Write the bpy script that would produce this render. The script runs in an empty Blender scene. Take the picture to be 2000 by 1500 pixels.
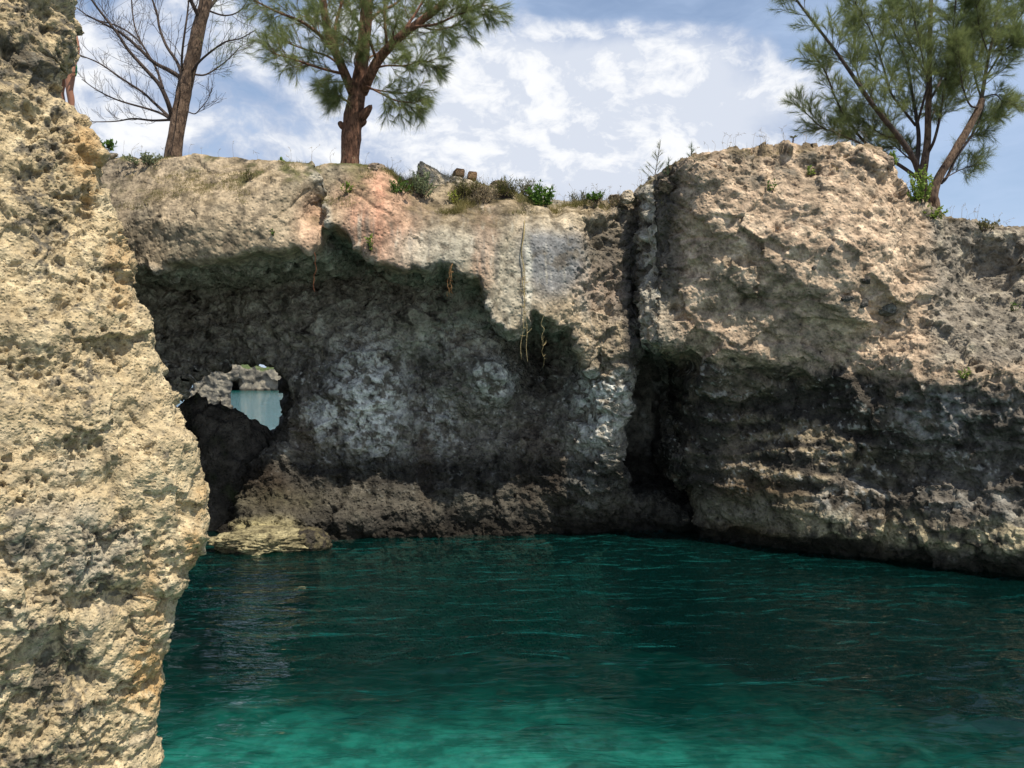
import bpy, math, random
import numpy as np

random.seed(7)
scene = bpy.context.scene
COL = scene.collection

# ------------------------------------------------------------------ camera, light, exposure
FPX = 1555.0            # focal length in photo pixels (photo 2000 wide)
HORIZ = 738.0           # row of the sea horizon
CAMZ = 3.2              # eye height above the water
cam_data = bpy.data.cameras.new("camera")
cam = bpy.data.objects.new("camera", cam_data)
COL.objects.link(cam)
cam.location = (0, 0, CAMZ)
cam.rotation_euler = (math.radians(90), 0, 0)
cam_data.sensor_width = 36
cam_data.lens = 36 * FPX / 2000
cam_data.shift_y = -(750 - HORIZ) / 2000
cam_data.clip_start = 0.05
cam_data.clip_end = 6000
scene.camera = cam

SUN_EL, SUN_AZ = 61.0, 141.0      # azimuth clockwise from +Y (view direction): behind the camera, to its right
world = bpy.data.worlds.new("World")
scene.world = world
world.use_nodes = True

sun_data = bpy.data.lights.new("sun", "SUN")
sun_data.energy = 4.8
sun_data.angle = math.radians(0.55)
sun_data.color = (1.0, 0.92, 0.79)
sun = bpy.data.objects.new("sun", sun_data)
COL.objects.link(sun)
sun.rotation_euler = (math.radians(90 - SUN_EL), 0, math.radians(180 - SUN_AZ))

scene.view_settings.view_transform = 'Standard'
scene.view_settings.look = 'None'
scene.view_settings.gamma = 1.0
scene.view_settings.use_curve_mapping = False
scene.view_settings.exposure = 0.35
scene.cycles.max_bounces = 6
scene.cycles.diffuse_bounces = 2
scene.cycles.glossy_bounces = 3
scene.cycles.transparent_max_bounces = 12


# ------------------------------------------------------------------ node helpers
class NT:
    def __init__(self, tree):
        self.t = tree
        self.n = tree.nodes
        self.l = tree.links

    def node(self, typ, **kw):
        nd = self.n.new(typ)
        for k, v in kw.items():
            setattr(nd, k, v)
        return nd

    def put(self, sock, v):
        if isinstance(v, bpy.types.NodeSocket):
            self.l.new(v, sock)
        elif v is not None:
            sock.default_value = v

    def math(self, op, a, b=None, c=None, clamp=False):
        nd = self.node('ShaderNodeMath', operation=op, use_clamp=clamp)
        self.put(nd.inputs[0], a)
        if b is not None:
            self.put(nd.inputs[1], b)
        if c is not None:
            self.put(nd.inputs[2], c)
        return nd.outputs[0]

    def vmath(self, op, a, b=None, out=0):
        nd = self.node('ShaderNodeVectorMath', operation=op)
        self.put(nd.inputs[0], a)
        if b is not None:
            self.put(nd.inputs[1], b)
        return nd.outputs[out]

    def noise(self, vec, scale, detail=4, rough=0.5, lac=2.0, dist=0.0, out='Fac'):
        nd = self.node('ShaderNodeTexNoise', noise_dimensions='3D')
        self.put(nd.inputs['Vector'], vec)
        nd.inputs['Scale'].default_value = scale
        nd.inputs['Detail'].default_value = detail
        nd.inputs['Roughness'].default_value = rough
        nd.inputs['Lacunarity'].default_value = lac
        nd.inputs['Distortion'].default_value = dist
        return nd.outputs[out]

    def voronoi(self, vec, scale, feature='F1', out='Distance', rnd=1.0):
        nd = self.node('ShaderNodeTexVoronoi', feature=feature)
        self.put(nd.inputs['Vector'], vec)
        nd.inputs['Scale'].default_value = scale
        nd.inputs['Randomness'].default_value = rnd
        return nd.outputs[out]

    def smooth(self, x, lo, hi, a=0.0, b=1.0):
        nd = self.node('ShaderNodeMapRange', interpolation_type='SMOOTHSTEP')
        self.put(nd.inputs['Value'], x)
        nd.inputs['From Min'].default_value = lo
        nd.inputs['From Max'].default_value = hi
        nd.inputs['To Min'].default_value = a
        nd.inputs['To Max'].default_value = b
        return nd.outputs['Result']

    def mix(self, fac, a, b, blend='MIX'):
        nd = self.node('ShaderNodeMix', data_type='RGBA', blend_type=blend)
        self.put(nd.inputs[0], fac)
        self.put(nd.inputs[6], a)
        self.put(nd.inputs[7], b)
        return nd.outputs[2]

    def bump(self, height, strength=0.5, dist=0.02, normal=None):
        nd = self.node('ShaderNodeBump')
        nd.inputs['Strength'].default_value = strength
        nd.inputs['Distance'].default_value = dist
        self.put(nd.inputs['Height'], height)
        if normal is not None:
            self.put(nd.inputs['Normal'], normal)
        return nd.outputs[0]


def rgb(r, g, b):
    return (r, g, b, 1.0)


def new_mat(name):
    m = bpy.data.materials.new(name)
    m.use_nodes = True
    m.node_tree.nodes.clear()
    nt = NT(m.node_tree)
    out = nt.node('ShaderNodeOutputMaterial')
    bs = nt.node('ShaderNodeBsdfPrincipled')
    nt.l.new(bs.outputs[0], out.inputs['Surface'])
    bs.inputs['Specular IOR Level'].default_value = 0.25
    return m, nt, bs, out


# ------------------------------------------------------------------ sky
def build_sky():
    nt = NT(world.node_tree)
    nt.n.clear()
    out = nt.node('ShaderNodeOutputWorld')
    bg = nt.node('ShaderNodeBackground')
    nt.l.new(bg.outputs[0], out.inputs[0])
    sky = nt.node('ShaderNodeTexSky', sky_type='NISHITA')
    sky.sun_disc = False
    sky.sun_elevation = math.radians(SUN_EL)
    sky.sun_rotation = math.radians(SUN_AZ)
    sky.air_density = 1.0
    sky.dust_density = 0.6
    sky.ozone_density = 1.6
    tc = nt.node('ShaderNodeTexCoord')
    d = nt.vmath('NORMALIZE', tc.outputs['Generated'])
    sep = nt.node('ShaderNodeSeparateXYZ')
    nt.l.new(d, sep.inputs[0])
    z = sep.outputs['Z']
    # noise lookup: direction, flattened so clouds are wider than tall
    st = nt.vmath('MULTIPLY', d, (1.0, 1.0, 1.55))
    warp = nt.noise(nt.vmath('ADD', st, (3.1, 8.2, 1.7)), 6.0, 4, 0.6, out='Color')
    st2 = nt.vmath('ADD', st, nt.vmath('MULTIPLY', nt.vmath('SUBTRACT', warp, (0.5, 0.5, 0.5)), (0.10, 0.10, 0.10)))
    off = nt.vmath('ADD', st2, (0.11, 0.07, 0.03))
    upp = nt.vmath('ADD', off, (0.022, 0.0, 0.055))
    SC = 4.6
    n1 = nt.noise(off, SC, 10, 0.60)
    n1u = nt.noise(upp, SC, 10, 0.60)
    thin = nt.noise(nt.vmath('MULTIPLY', off, (1.0, 1.0, 2.4)), 3.0, 6, 0.6)

    def blob(px, py, rx, ry):
        """soft spot of the cloud cover round a direction (in photo pixels), 1 at its middle"""
        v = np.array([(px - 1000) / FPX, 1.0, (HORIZ - py) / FPX])
        v /= np.linalg.norm(v)
        df = nt.vmath('SUBTRACT', d, tuple(v))
        df = nt.vmath('MULTIPLY', df, (FPX / rx, FPX / rx, FPX / ry))
        r = nt.vmath('LENGTH', df, out='Value')
        return nt.smooth(r, 1.0, 0.0)

    bias = None

    def add(px, py, rx, ry, a):
        nonlocal bias
        t = nt.math('MULTIPLY', blob(px, py, rx, ry), a)
        bias = t if bias is None else nt.math('ADD', bias, t)
    # cumulus bank right of the middle, blue gap above it, broken blue patches
    add(1040, 230, 460, 300, 0.56)
    add(1330, 240, 400, 260, 0.52)
    add(1520, 185, 150, 55, 0.16)
    add(350, 250, 560, 280, 0.22)
    add(1280, -10, 460, 110, -0.40)
    add(1560, 90, 230, 130, -0.22)
    add(1430, 190, 120, 40, -0.10)
    add(1960, 330, 230, 160, -0.26)
    add(420, 230, 200, 60, -0.06)
    dens = nt.math('ADD', n1, bias)
    densu = nt.math('ADD', n1u, bias)
    alpha = nt.smooth(dens, 0.49, 0.63)
    # thin veil, denser toward the horizon
    veil = nt.math('ADD', nt.math('MULTIPLY', nt.smooth(thin, 0.34, 0.66), 0.45), 0.27)
    hor = nt.smooth(z, 0.34, 0.02)
    veil = nt.math('ADD', veil, nt.math('MULTIPLY', hor, 0.35), clamp=True)
    n2a = nt.noise(off, 14.0, 8, 0.62)
    n2b = nt.noise(nt.vmath('ADD', off, (0.010, 0.0, 0.024)), 14.0, 8, 0.62)
    dif = nt.math('ADD', nt.math('SUBTRACT', dens, densu), nt.math('MULTIPLY', nt.math('SUBTRACT', n2a, n2b), 0.7))
    lit = nt.smooth(dif, -0.18, 0.15)
    thick = nt.smooth(dens, 0.60, 0.95)
    SK = 0.105
    k = 1.0 / SK
    white = rgb(0.78 * k, 0.79 * k, 0.81 * k)
    grey = rgb(0.345 * k, 0.42 * k, 0.57 * k)
    ccol = nt.mix(nt.math('MAXIMUM', nt.math('MULTIPLY', lit, nt.smooth(dens, 0.50, 0.70)), nt.math('MULTIPLY', thick, 0.50)), grey, white)
    veilcol = rgb(0.42 * k, 0.525 * k, 0.71 * k)
    c0 = sky.outputs[0]
    c1 = nt.mix(veil, c0, veilcol)
    c2 = nt.mix(alpha, c1, ccol)
    # below the horizon the plain sky
    nt.l.new(c2, bg.inputs['Color'])
    bg.inputs['Strength'].default_value = SK


build_sky()


# ------------------------------------------------------------------ numpy noise
def _hash(ix, iy, iz, seed):
    h = (ix.astype(np.uint32) * np.uint32(374761393)) ^ (iy.astype(np.uint32) * np.uint32(668265263)) \
        ^ (iz.astype(np.uint32) * np.uint32(2147483647)) ^ np.uint32((seed * 974634777) & 0xffffffff)
    h = (h ^ (h >> np.uint32(13))) * np.uint32(1274126177)
    h = (h ^ (h >> np.uint32(16))) * np.uint32(2246822519)
    return h ^ (h >> np.uint32(15))


_G = np.random.default_rng(3).normal(size=(256, 3)).astype(np.float32)
_G /= np.linalg.norm(_G, axis=1)[:, None]


def perlin(P, f=1.0, seed=0):
    """gradient noise, about -1..1; P is (n,3)"""
    P = np.asarray(P, np.float32) * np.asarray(f, np.float32)
    out = np.empty(len(P), np.float32)
    CH = 250000
    for a in range(0, len(P), CH):
        p = P[a:a + CH]
        i = np.floor(p)
        t = p - i
        i = i.astype(np.int64)
        u = t * t * t * (t * (t * 6 - 15) + 10)
        acc = 0
        for dx in (0, 1):
            wx = u[:, 0] if dx else 1 - u[:, 0]
            for dy in (0, 1):
                wy = u[:, 1] if dy else 1 - u[:, 1]
                for dz in (0, 1):
                    wz = u[:, 2] if dz else 1 - u[:, 2]
                    g = _G[_hash(i[:, 0] + dx, i[:, 1] + dy, i[:, 2] + dz, seed) & np.uint32(255)]
                    dot = g[:, 0] * (t[:, 0] - dx) + g[:, 1] * (t[:, 1] - dy) + g[:, 2] * (t[:, 2] - dz)
                    acc = acc + dot * wx * wy * wz
        out[a:a + CH] = acc * 1.5
    return out


def fbm(P, f=1.0, octv=4, gain=0.5, seed=0):
    s, a, tot = 0, 1.0, 0.0
    f = np.asarray(f, np.float32)
    for k in range(octv):
        s = s + a * perlin(P, f, seed + k * 17)
        tot += a
        a *= gain
        f = f * 2.03
    return s / tot


def ridged(P, f=1.0, octv=4, gain=0.5, seed=0):
    s, a, tot = 0, 1.0, 0.0
    f = np.asarray(f, np.float32)
    for k in range(octv):
        s = s + a * (1 - 2 * np.abs(perlin(P, f, seed + k * 13)))
        tot += a
        a *= gain
        f = f * 2.1
    return s / tot


def worley(P, f=1.0, seed=0):
    """distance to the nearest feature point, cell units"""
    P = np.asarray(P, np.float32) * np.asarray(f, np.float32)
    out = np.empty(len(P), np.float32)
    CH = 250000
    for a in range(0, len(P), CH):
        p = P[a:a + CH]
        i = np.floor(p).astype(np.int64)
        t = p - i
        best = np.full(len(p), 9.0, np.float32)
        for dx in (-1, 0, 1):
            for dy in (-1, 0, 1):
                for dz in (-1, 0, 1):
                    h = _hash(i[:, 0] + dx, i[:, 1] + dy, i[:, 2] + dz, seed)
                    fx = (h & np.uint32(1023)).astype(np.float32) / 1023 + dx - t[:, 0]
                    fy = ((h >> np.uint32(10)) & np.uint32(1023)).astype(np.float32) / 1023 + dy - t[:, 1]
                    fz = ((h >> np.uint32(20)) & np.uint32(1023)).astype(np.float32) / 1023 + dz - t[:, 2]
                    best = np.minimum(best, fx * fx + fy * fy + fz * fz)
        out[a:a + CH] = np.sqrt(best)
    return out


def facet(P, f=1.0, seed=0, step=0.35):
    """broken planes: every cell of a random pattern is one tilted flat piece"""
    P = np.asarray(P, np.float32) * np.asarray(f, np.float32)
    out = np.empty(len(P), np.float32)
    CH = 250000
    for a in range(0, len(P), CH):
        p = P[a:a + CH]
        i = np.floor(p).astype(np.int64)
        t = p - i
        best = np.full(len(p), 9.0, np.float32)
        val = np.zeros(len(p), np.float32)
        for dx in (-1, 0, 1):
            for dy in (-1, 0, 1):
                for dz in (-1, 0, 1):
                    h = _hash(i[:, 0] + dx, i[:, 1] + dy, i[:, 2] + dz, seed)
                    fx = (h & np.uint32(1023)).astype(np.float32) / 1023 + dx - t[:, 0]
                    fy = ((h >> np.uint32(10)) & np.uint32(1023)).astype(np.float32) / 1023 + dy - t[:, 1]
                    fz = ((h >> np.uint32(20)) & np.uint32(1023)).astype(np.float32) / 1023 + dz - t[:, 2]
                    d = fx * fx + fy * fy + fz * fz
                    g = _G[(h >> np.uint32(7)) & np.uint32(255)]
                    v = -(g[:, 0] * fx + g[:, 1] * fy + g[:, 2] * fz) + step * (((h >> np.uint32(3)) & np.uint32(255)).astype(np.float32) / 127.5 - 1)
                    m = d < best
                    best = np.where(m, d, best)
                    val = np.where(m, v, val)
        out[a:a + CH] = val
    return out


def sstep(lo, hi, x):
    t = np.clip((x - lo) / (hi - lo), 0, 1)
    return t * t * (3 - 2 * t)


def P3(px, py, D):
    """photo pixel at distance D -> point in the place"""
    return ((px - 1000) / FPX * D, D, CAMZ - (py - HORIZ) / FPX * D)


# ------------------------------------------------------------------ solid rock from distance fields
def smax(a, b, k):
    h = np.clip(0.5 + 0.5 * (a - b) / k, 0, 1)
    return b + (a - b) * h + k * h * (1 - h)


def smin(a, b, k):
    return -smax(-a, -b, k)


def rbf(pts, X, Z, c=0.25):
    """smooth surface y(x,z) through scattered (x,z,y) points"""
    p = np.array(pts, np.float64)
    n = len(p)
    d = np.sqrt((p[:, None, 0] - p[None, :, 0]) ** 2 + (p[:, None, 1] - p[None, :, 1]) ** 2 + c * c)
    A = np.zeros((n + 3, n + 3))
    A[:n, :n] = -d + np.eye(n) * (-0.02)
    A[:n, n] = 1
    A[:n, n + 1:] = p[:, :2]
    A[n:, :n] = A[:n, n:].T
    w = np.linalg.solve(A, np.concatenate([p[:, 2], np.zeros(3)]))
    out = w[n] + w[n + 1] * X + w[n + 2] * Z
    for k in range(n):
        out = out - w[k] * np.sqrt((X - p[k, 0]) ** 2 + (Z - p[k, 1]) ** 2 + c * c)
    return out.astype(np.float32)


def poly_sd(poly, X, Z):
    """signed distance to a polygon in the x-z plane, negative inside"""
    poly = np.array(poly, np.float32)
    best = np.full(X.shape, 1e9, np.float32)
    inside = np.zeros(X.shape, bool)
    n = len(poly)
    for k in range(n):
        ax, az = poly[k]
        bx, bz = poly[(k + 1) % n]
        ex, ez = bx - ax, bz - az
        t = np.clip(((X - ax) * ex + (Z - az) * ez) / (ex * ex + ez * ez + 1e-12), 0, 1)
        best = np.minimum(best, (X - ax - t * ex) ** 2 + (Z - az - t * ez) ** 2)
        c = (az > Z) != (bz > Z)
        if abs(bz - az) > 1e-9:
            xi = ax + (Z - az) / (bz - az) * ex
            inside ^= c & (X < xi)
    d = np.sqrt(best)
    return np.where(inside, -d, d)


def surface_nets(S, xs, ys, zs):
    """quads of the zero surface of S[x,y,z] (negative inside)"""
    neg = S < 0
    nx, ny, nz = S.shape
    c = np.zeros((nx - 1, ny - 1, nz - 1), np.int8)
    for dx in (0, 1):
        for dy in (0, 1):
            for dz in (0, 1):
                c += neg[dx:nx - 1 + dx, dy:ny - 1 + dy, dz:nz - 1 + dz]
    I, J, K = np.nonzero((c > 0) & (c < 8))
    idx = np.full(c.shape, -1, np.int64)
    idx[I, J, K] = np.arange(len(I))
    acc = np.zeros((len(I), 3))
    cnt = np.zeros(len(I))
    ax = (xs, ys, zs)
    for d in range(3):
        o = [q for q in range(3) if q != d]
        for e0 in (0, 1):
            for e1 in (0, 1):
                a = [I.copy(), J.copy(), K.copy()]
                a[o[0]] = a[o[0]] + e0
                a[o[1]] = a[o[1]] + e1
                b = [q.copy() for q in a]
                b[d] = b[d] + 1
                va = S[a[0], a[1], a[2]]
                vb = S[b[0], b[1], b[2]]
                m = (va < 0) != (vb < 0)
                t = np.where(m, va / np.where(m, va - vb, 1), 0)
                for q in range(3):
                    pa, pb = ax[q][a[q]], ax[q][b[q]]
                    acc[:, q] += np.where(m, pa + (pb - pa) * t, 0)
                cnt += m
    V = acc / np.maximum(cnt, 1)[:, None]
    F = []
    for d in range(3):
        o = [(d + 1) % 3, (d + 2) % 3]
        sl0 = [slice(None)] * 3
        sl1 = [slice(None)] * 3
        sl0[d] = slice(0, S.shape[d] - 1)
        sl1[d] = slice(1, S.shape[d])
        for q in o:
            sl0[q] = slice(1, S.shape[q] - 1)
            sl1[q] = slice(1, S.shape[q] - 1)
        A, B = neg[tuple(sl0)], neg[tuple(sl1)]
        for flip in (False, True):
            m = (A & ~B) if not flip else (~A & B)
            pos = list(np.nonzero(m))
            for q in o:
                pos[q] = pos[q] + 1
            quad = []
            for e0, e1 in ((0, 0), (1, 0), (1, 1), (0, 1)):
                p = [q.copy() for q in pos]
                p[o[0]] = p[o[0]] - 1 + e0
                p[o[1]] = p[o[1]] - 1 + e1
                quad.append(idx[p[0], p[1], p[2]])
            q4 = np.stack(quad, 1)
            if flip:
                q4 = q4[:, ::-1]
            F.append(q4)
    F = np.concatenate(F)
    F = F[(F >= 0).all(1)]
    return V.astype(np.float32), F


def mesh_np(name, V, F, smooth=True):
    """mesh from arrays; F is (n,3) or (n,4)"""
    me = bpy.data.meshes.new(name)
    V = np.ascontiguousarray(V, np.float32)
    F = np.ascontiguousarray(F, np.int32)
    me.vertices.add(len(V))
    me.vertices.foreach_set('co', V.ravel())
    k = F.shape[1]
    me.loops.add(F.size)
    me.loops.foreach_set('vertex_index', F.ravel())
    me.polygons.add(len(F))
    me.polygons.foreach_set('loop_start', np.arange(0, F.size, k, dtype=np.int32))
    me.update(calc_edges=True)
    if smooth:
        me.polygons.foreach_set('use_smooth', np.ones(len(F), bool))
    return me


def subdivide(me, levels):
    ob = bpy.data.objects.new("tmp_solid", me)
    COL.objects.link(ob)
    md = ob.modifiers.new("s", 'SUBSURF')
    md.levels = levels
    md.boundary_smooth = 'PRESERVE_CORNERS'
    dg = bpy.context.evaluated_depsgraph_get()
    new = bpy.data.meshes.new_from_object(ob.evaluated_get(dg))
    bpy.data.objects.remove(ob)
    bpy.data.meshes.remove(me)
    return new


def quads_of(me):
    f = np.empty(len(me.loops), np.int32)
    me.loops.foreach_get('vertex_index', f)
    return f.reshape(-1, 4)


def refine(name, V, F, keep, levels=2):
    """fine faces where they show, coarse ones on the hidden sides; one mesh"""
    va, fa = sub_mesh(V, F[keep])
    vb, fb = sub_mesh(V, F[~keep])
    me = subdivide(mesh_np(name, va, fa), levels)
    v1, f1 = get_v(me), quads_of(me)
    bpy.data.meshes.remove(me)
    return mesh_np(name, np.concatenate([v1, vb]), np.concatenate([f1, fb + len(v1)]))


def sub_mesh(V, F):
    u, inv = np.unique(F, return_inverse=True)
    return V[u], inv.reshape(F.shape)


def get_v(me):
    v = np.empty(len(me.vertices) * 3, np.float32)
    me.vertices.foreach_get('co', v)
    return v.reshape(-1, 3)


def get_n(me):
    v = np.empty(len(me.vertices) * 3, np.float32)
    me.vertex_normals.foreach_get('vector', v)
    return v.reshape(-1, 3)


def set_v(me, V):
    me.vertices.foreach_set('co', np.ascontiguousarray(V, np.float32).ravel())
    me.update()


def set_col(me, name, C):
    at = me.attributes.new(name, 'FLOAT_COLOR', 'POINT')
    C4 = np.ones((len(C), 4), np.float32)
    C4[:, :3] = C
    at.data.foreach_set('color', C4.ravel())


def set_float(me, name, A):
    at = me.attributes.new(name, 'FLOAT', 'POINT')
    at.data.foreach_set('value', np.ascontiguousarray(A, np.float32))


def lerp(a, b, m):
    return a + (np.asarray(b, np.float32) - a) * m[:, None]


def tag(o, label=None, cat=None, group=None, kind=None):
    if label:
        o['label'] = label
    if cat:
        o['category'] = cat
    if group:
        o['group'] = group
    if kind:
        o['kind'] = kind
    return o


def link(name, me, mat=None, parent=None):
    o = bpy.data.objects.new(name, me)
    COL.objects.link(o)
    if mat is not None:
        o.data.materials.clear()
        o.data.materials.append(mat)
    if parent is not None:
        o.parent = parent
    return o


# ------------------------------------------------------------------ rock material
def rock_material(name, fine, bump_d, speck=0.35, pit_scale=9.0, pit_amt=0.5, rough=0.92):
    m, nt, bs, out = new_mat(name)
    at = nt.node('ShaderNodeAttribute', attribute_name='stain')
    tc = nt.node('ShaderNodeTexCoord')
    v = tc.outputs['Object']
    n1 = nt.noise(v, fine, 8, 0.62)
    n2 = nt.noise(v, fine * 4.3, 5, 0.6)
    pit = nt.voronoi(v, pit_scale)
    f = nt.math('ADD', nt.math('MULTIPLY', n1, 0.7), nt.math('MULTIPLY', n2, 0.3))
    k = nt.smooth(f, 0.33, 0.68, 1 - speck, 1 + speck * 0.8)
    comb = nt.node('ShaderNodeCombineColor')
    for s in range(3):
        nt.l.new(k, comb.inputs[s])
    c = nt.mix(1.0, at.outputs['Color'], comb.outputs[0], 'MULTIPLY')
    nt.l.new(c, bs.inputs['Base Color'])
    bs.inputs['Roughness'].default_value = rough
    h = nt.math('ADD', nt.math('MULTIPLY', n1, 1.0), nt.math('MULTIPLY', n2, 0.35))
    pits = nt.smooth(pit, 0.0, 0.5)
    h = nt.math('ADD', h, nt.math('MULTIPLY', pits, pit_amt))
    rel = nt.node('ShaderNodeAttribute', attribute_name='relief')
    h = nt.math('MULTIPLY', h, nt.math('SUBTRACT', 1.0, rel.outputs['Fac']))
    nt.l.new(nt.bump(h, 1.0, bump_d), bs.inputs['Normal'])
    return m


# ------------------------------------------------------------------ the cliff with the arch, and the headland beyond the cleft
def axis(*segs):
    """segments (start, end, step) joined to one growing axis"""
    a = []
    for s, e, st in segs:
        n = max(1, int(round((e - s) / st)))
        a += list(s + (e - s) * np.arange(n) / n)
    a.append(segs[-1][1])
    return np.array(a, np.float32)


def wpts(pts):
    return [(P3(px, py, D)[0], P3(px, py, D)[2], D) for px, py, D in pts]


def wpoly(pts, D):
    return [(P3(px, py, D)[0], P3(px, py, D)[2]) for px, py in pts]


xs = axis((-11.0, -8.2, 0.4), (-8.2, 9.8, 0.10), (9.8, 12.6, 0.4))
ys = axis((11.4, 12.2, 0.2), (12.2, 18.2, 0.10), (18.2, 26.5, 0.4))
zs = axis((-3.0, -0.6, 0.3), (-0.6, 8.6, 0.10))
XX, ZZ = np.meshgrid(xs, zs, indexing='ij')
_pp = np.stack([XX.ravel(), np.zeros(XX.size), ZZ.ravel()], 1)


def n2(f, o, seed, g=0.5):
    return fbm(_pp, f, o, g, seed).reshape(XX.shape)


wX = XX + 0.15 * n2(1.3, 3, 40) + 0.10 * n2(4.2, 2, 41)
wZ = ZZ + 0.13 * n2(1.3, 3, 50) + 0.12 * n2(4.2, 2, 51)

wZ = np.maximum(wZ, -0.15)
base_pts = wpts([
    (200, 540, 16.2), (240, 540, 16.7), (240, 620, 16.8), (300, 700, 16.6), (400, 600, 17.2), (400, 690, 16.8),
    (500, 560, 17.0), (500, 640, 16.8), (560, 680, 16.5), (600, 560, 16.9), (600, 640, 16.3), (650, 520, 17.3),
    (680, 490, 17.3), (720, 560, 16.7), (800, 560, 16.3), (800, 620, 16.0), (880, 560, 16.0), (880, 640, 16.2),
    (950, 640, 16.2), (940, 600, 16.0), (640, 720, 16.0), (720, 750, 15.7), (720, 850, 15.7), (620, 830, 15.8),
    (580, 760, 16.1), (570, 900, 15.9), (500, 950, 15.7), (480, 1000, 15.5), (800, 720, 16.4), (850, 800, 16.3),
    (900, 700, 15.9), (960, 740, 15.5), (960, 810, 16.2), (1050, 680, 17.6), (1050, 740, 17.1), (1060, 800, 16.4),
    (1150, 660, 15.5), (1180, 760, 15.3), (1150, 850, 15.5), (1180, 950, 15.6), (1100, 950, 15.7), (1000, 900, 16.1),
    (900, 920, 16.1), (800, 930, 16.0), (700, 950, 15.8), (600, 980, 15.6), (500, 1035, 15.0), (450, 1060, 15.0),
    (600, 1020, 15.3), (700, 1020, 15.4), (850, 1015, 15.7), (1000, 1010, 15.9), (1150, 1000, 15.9), (1250, 1010, 16.6),
    (400, 1085, 15.0), (480, 1085, 14.7), (580, 1075, 15.2), (700, 1062, 15.7), (900, 1054, 16.1), (1100, 1050, 16.3),
    (1300, 1045, 16.5), (400, 1250, 15.0), (700, 1250, 15.8), (1100, 1250, 16.2), (0, 700, 16), (0, 300, 16), (0, 1000, 15.5),
    (300, 350, 16.6), (600, 350, 16.8), (900, 380, 16.6), (1200, 420, 16.6), (1500, 700, 17), (1500, 1000, 17), (300, 900, 16)])
slab_a_pts = wpts([
    (0, 320, 15.8), (0, 510, 15.8), (200, 300, 15.8), (200, 400, 15.45), (200, 510, 15.6), (300, 320, 15.5), (300, 420, 14.95), (300, 520, 15.1),
    (400, 315, 15.2), (400, 420, 14.6), (400, 515, 14.75), (520, 320, 15.1), (520, 400, 14.55), (520, 495, 14.65), (600, 380, 14.8), (630, 470, 14.75),
    (630, 400, 15.2)])
slab_b_pts = wpts([
    (620, 330, 15.2), (645, 400, 14.95), (690, 340, 15.0), (700, 440, 14.75), (760, 400, 14.8), (770, 520, 14.75), (830, 400, 15.5), (850, 480, 15.1),
    (900, 360, 15.9), (900, 500, 14.95), (960, 440, 15.35), (1000, 600, 15.05), (1050, 390, 15.6), (1060, 500, 15.25), (1070, 610, 15.1), (1130, 620, 15.3),
    (1180, 410, 15.6), (1180, 520, 15.45), (1200, 620, 15.4), (1250, 400, 16.1), (1250, 550, 15.9), (1230, 700, 15.8), (1160, 700, 15.4)])
head_pts = wpts([
    (1290, 380, 15.1), (1290, 500, 15.0), (1335, 330, 14.5), (1480, 305, 14.4), (1600, 300, 14.3), (1720, 300, 14.3), (1760, 350, 14.7), (1345, 400, 14.35),
    (1450, 450, 14.0), (1550, 515, 13.75), (1640, 555, 13.55), (1400, 490, 14.22), (1380, 560, 14.32), (1480, 580, 14.08), (1560, 620, 14.08), (1500, 380, 14.1), (1600, 430, 13.75),
    (1700, 420, 13.8), (1440, 690, 14.35), (1550, 690, 14.2), (1290, 650, 14.5), (1340, 640, 14.5), (1690, 600, 13.75), (1730, 640, 13.9), (1780, 540, 13.75), (1810, 430, 14.6), (1860, 500, 14.7),
    (1950, 450, 14.7), (1950, 560, 14.6), (1900, 610, 14.0), (2000, 600, 14.1), (1880, 660, 13.55), (2000, 690, 13.3), (1800, 720, 13.3),
    (1900, 750, 12.95), (2000, 770, 12.6), (1830, 780, 13.2), (1930, 800, 12.85), (1450, 780, 15.0), (1600, 760, 14.5), (1700, 790, 13.9), (1850, 830, 13.25), (1980, 850, 12.75),
    (1370, 800, 15.0), (1380, 900, 15.2), (1500, 920, 14.7), (1600, 900, 14.2), (1700, 950, 13.9), (1850, 950, 13.3), (2000, 950, 12.7), (1390, 1000, 15.5), (1550, 1010, 14.3),
    (1700, 1020, 13.7), (1850, 1050, 13.05), (2000, 1075, 12.4), (1390, 1055, 15.9), (1550, 1085, 14.9), (1700, 1095, 14.3), (1850, 1115, 13.6),
    (2000, 1140, 13.0), (1400, 1250, 15.5), (1700, 1300, 14.0), (2000, 1300, 12.8), (2300, 700, 12.3), (2300, 1000, 11.9), (2300, 500, 14), (1400, 200, 15), (1800, 200, 15)])

yB = rbf(base_pts, wX, wZ)
yB += 0.18 * sstep(-0.5, 0.3, ZZ) * sstep(2.2, 1.4, XX) + 0.30 * sstep(-0.2, 2.9, ZZ) * sstep(5.9, 5.2, ZZ) * sstep(1.9, 1.0, XX)
yA1 = rbf(slab_a_pts, wX, wZ) - 0.12 - 0.38 * sstep(7.2, 5.8, ZZ) + 0.05 * n2(0.9, 2, 60)
yA2 = rbf(slab_b_pts, wX, wZ) - (0.12 + 0.38 * sstep(7.2, 5.8, ZZ)) * sstep(1.9, 0.6, XX) + 0.05 * n2(0.9, 2, 61)
yH = rbf(head_pts, wX, wZ)

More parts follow.
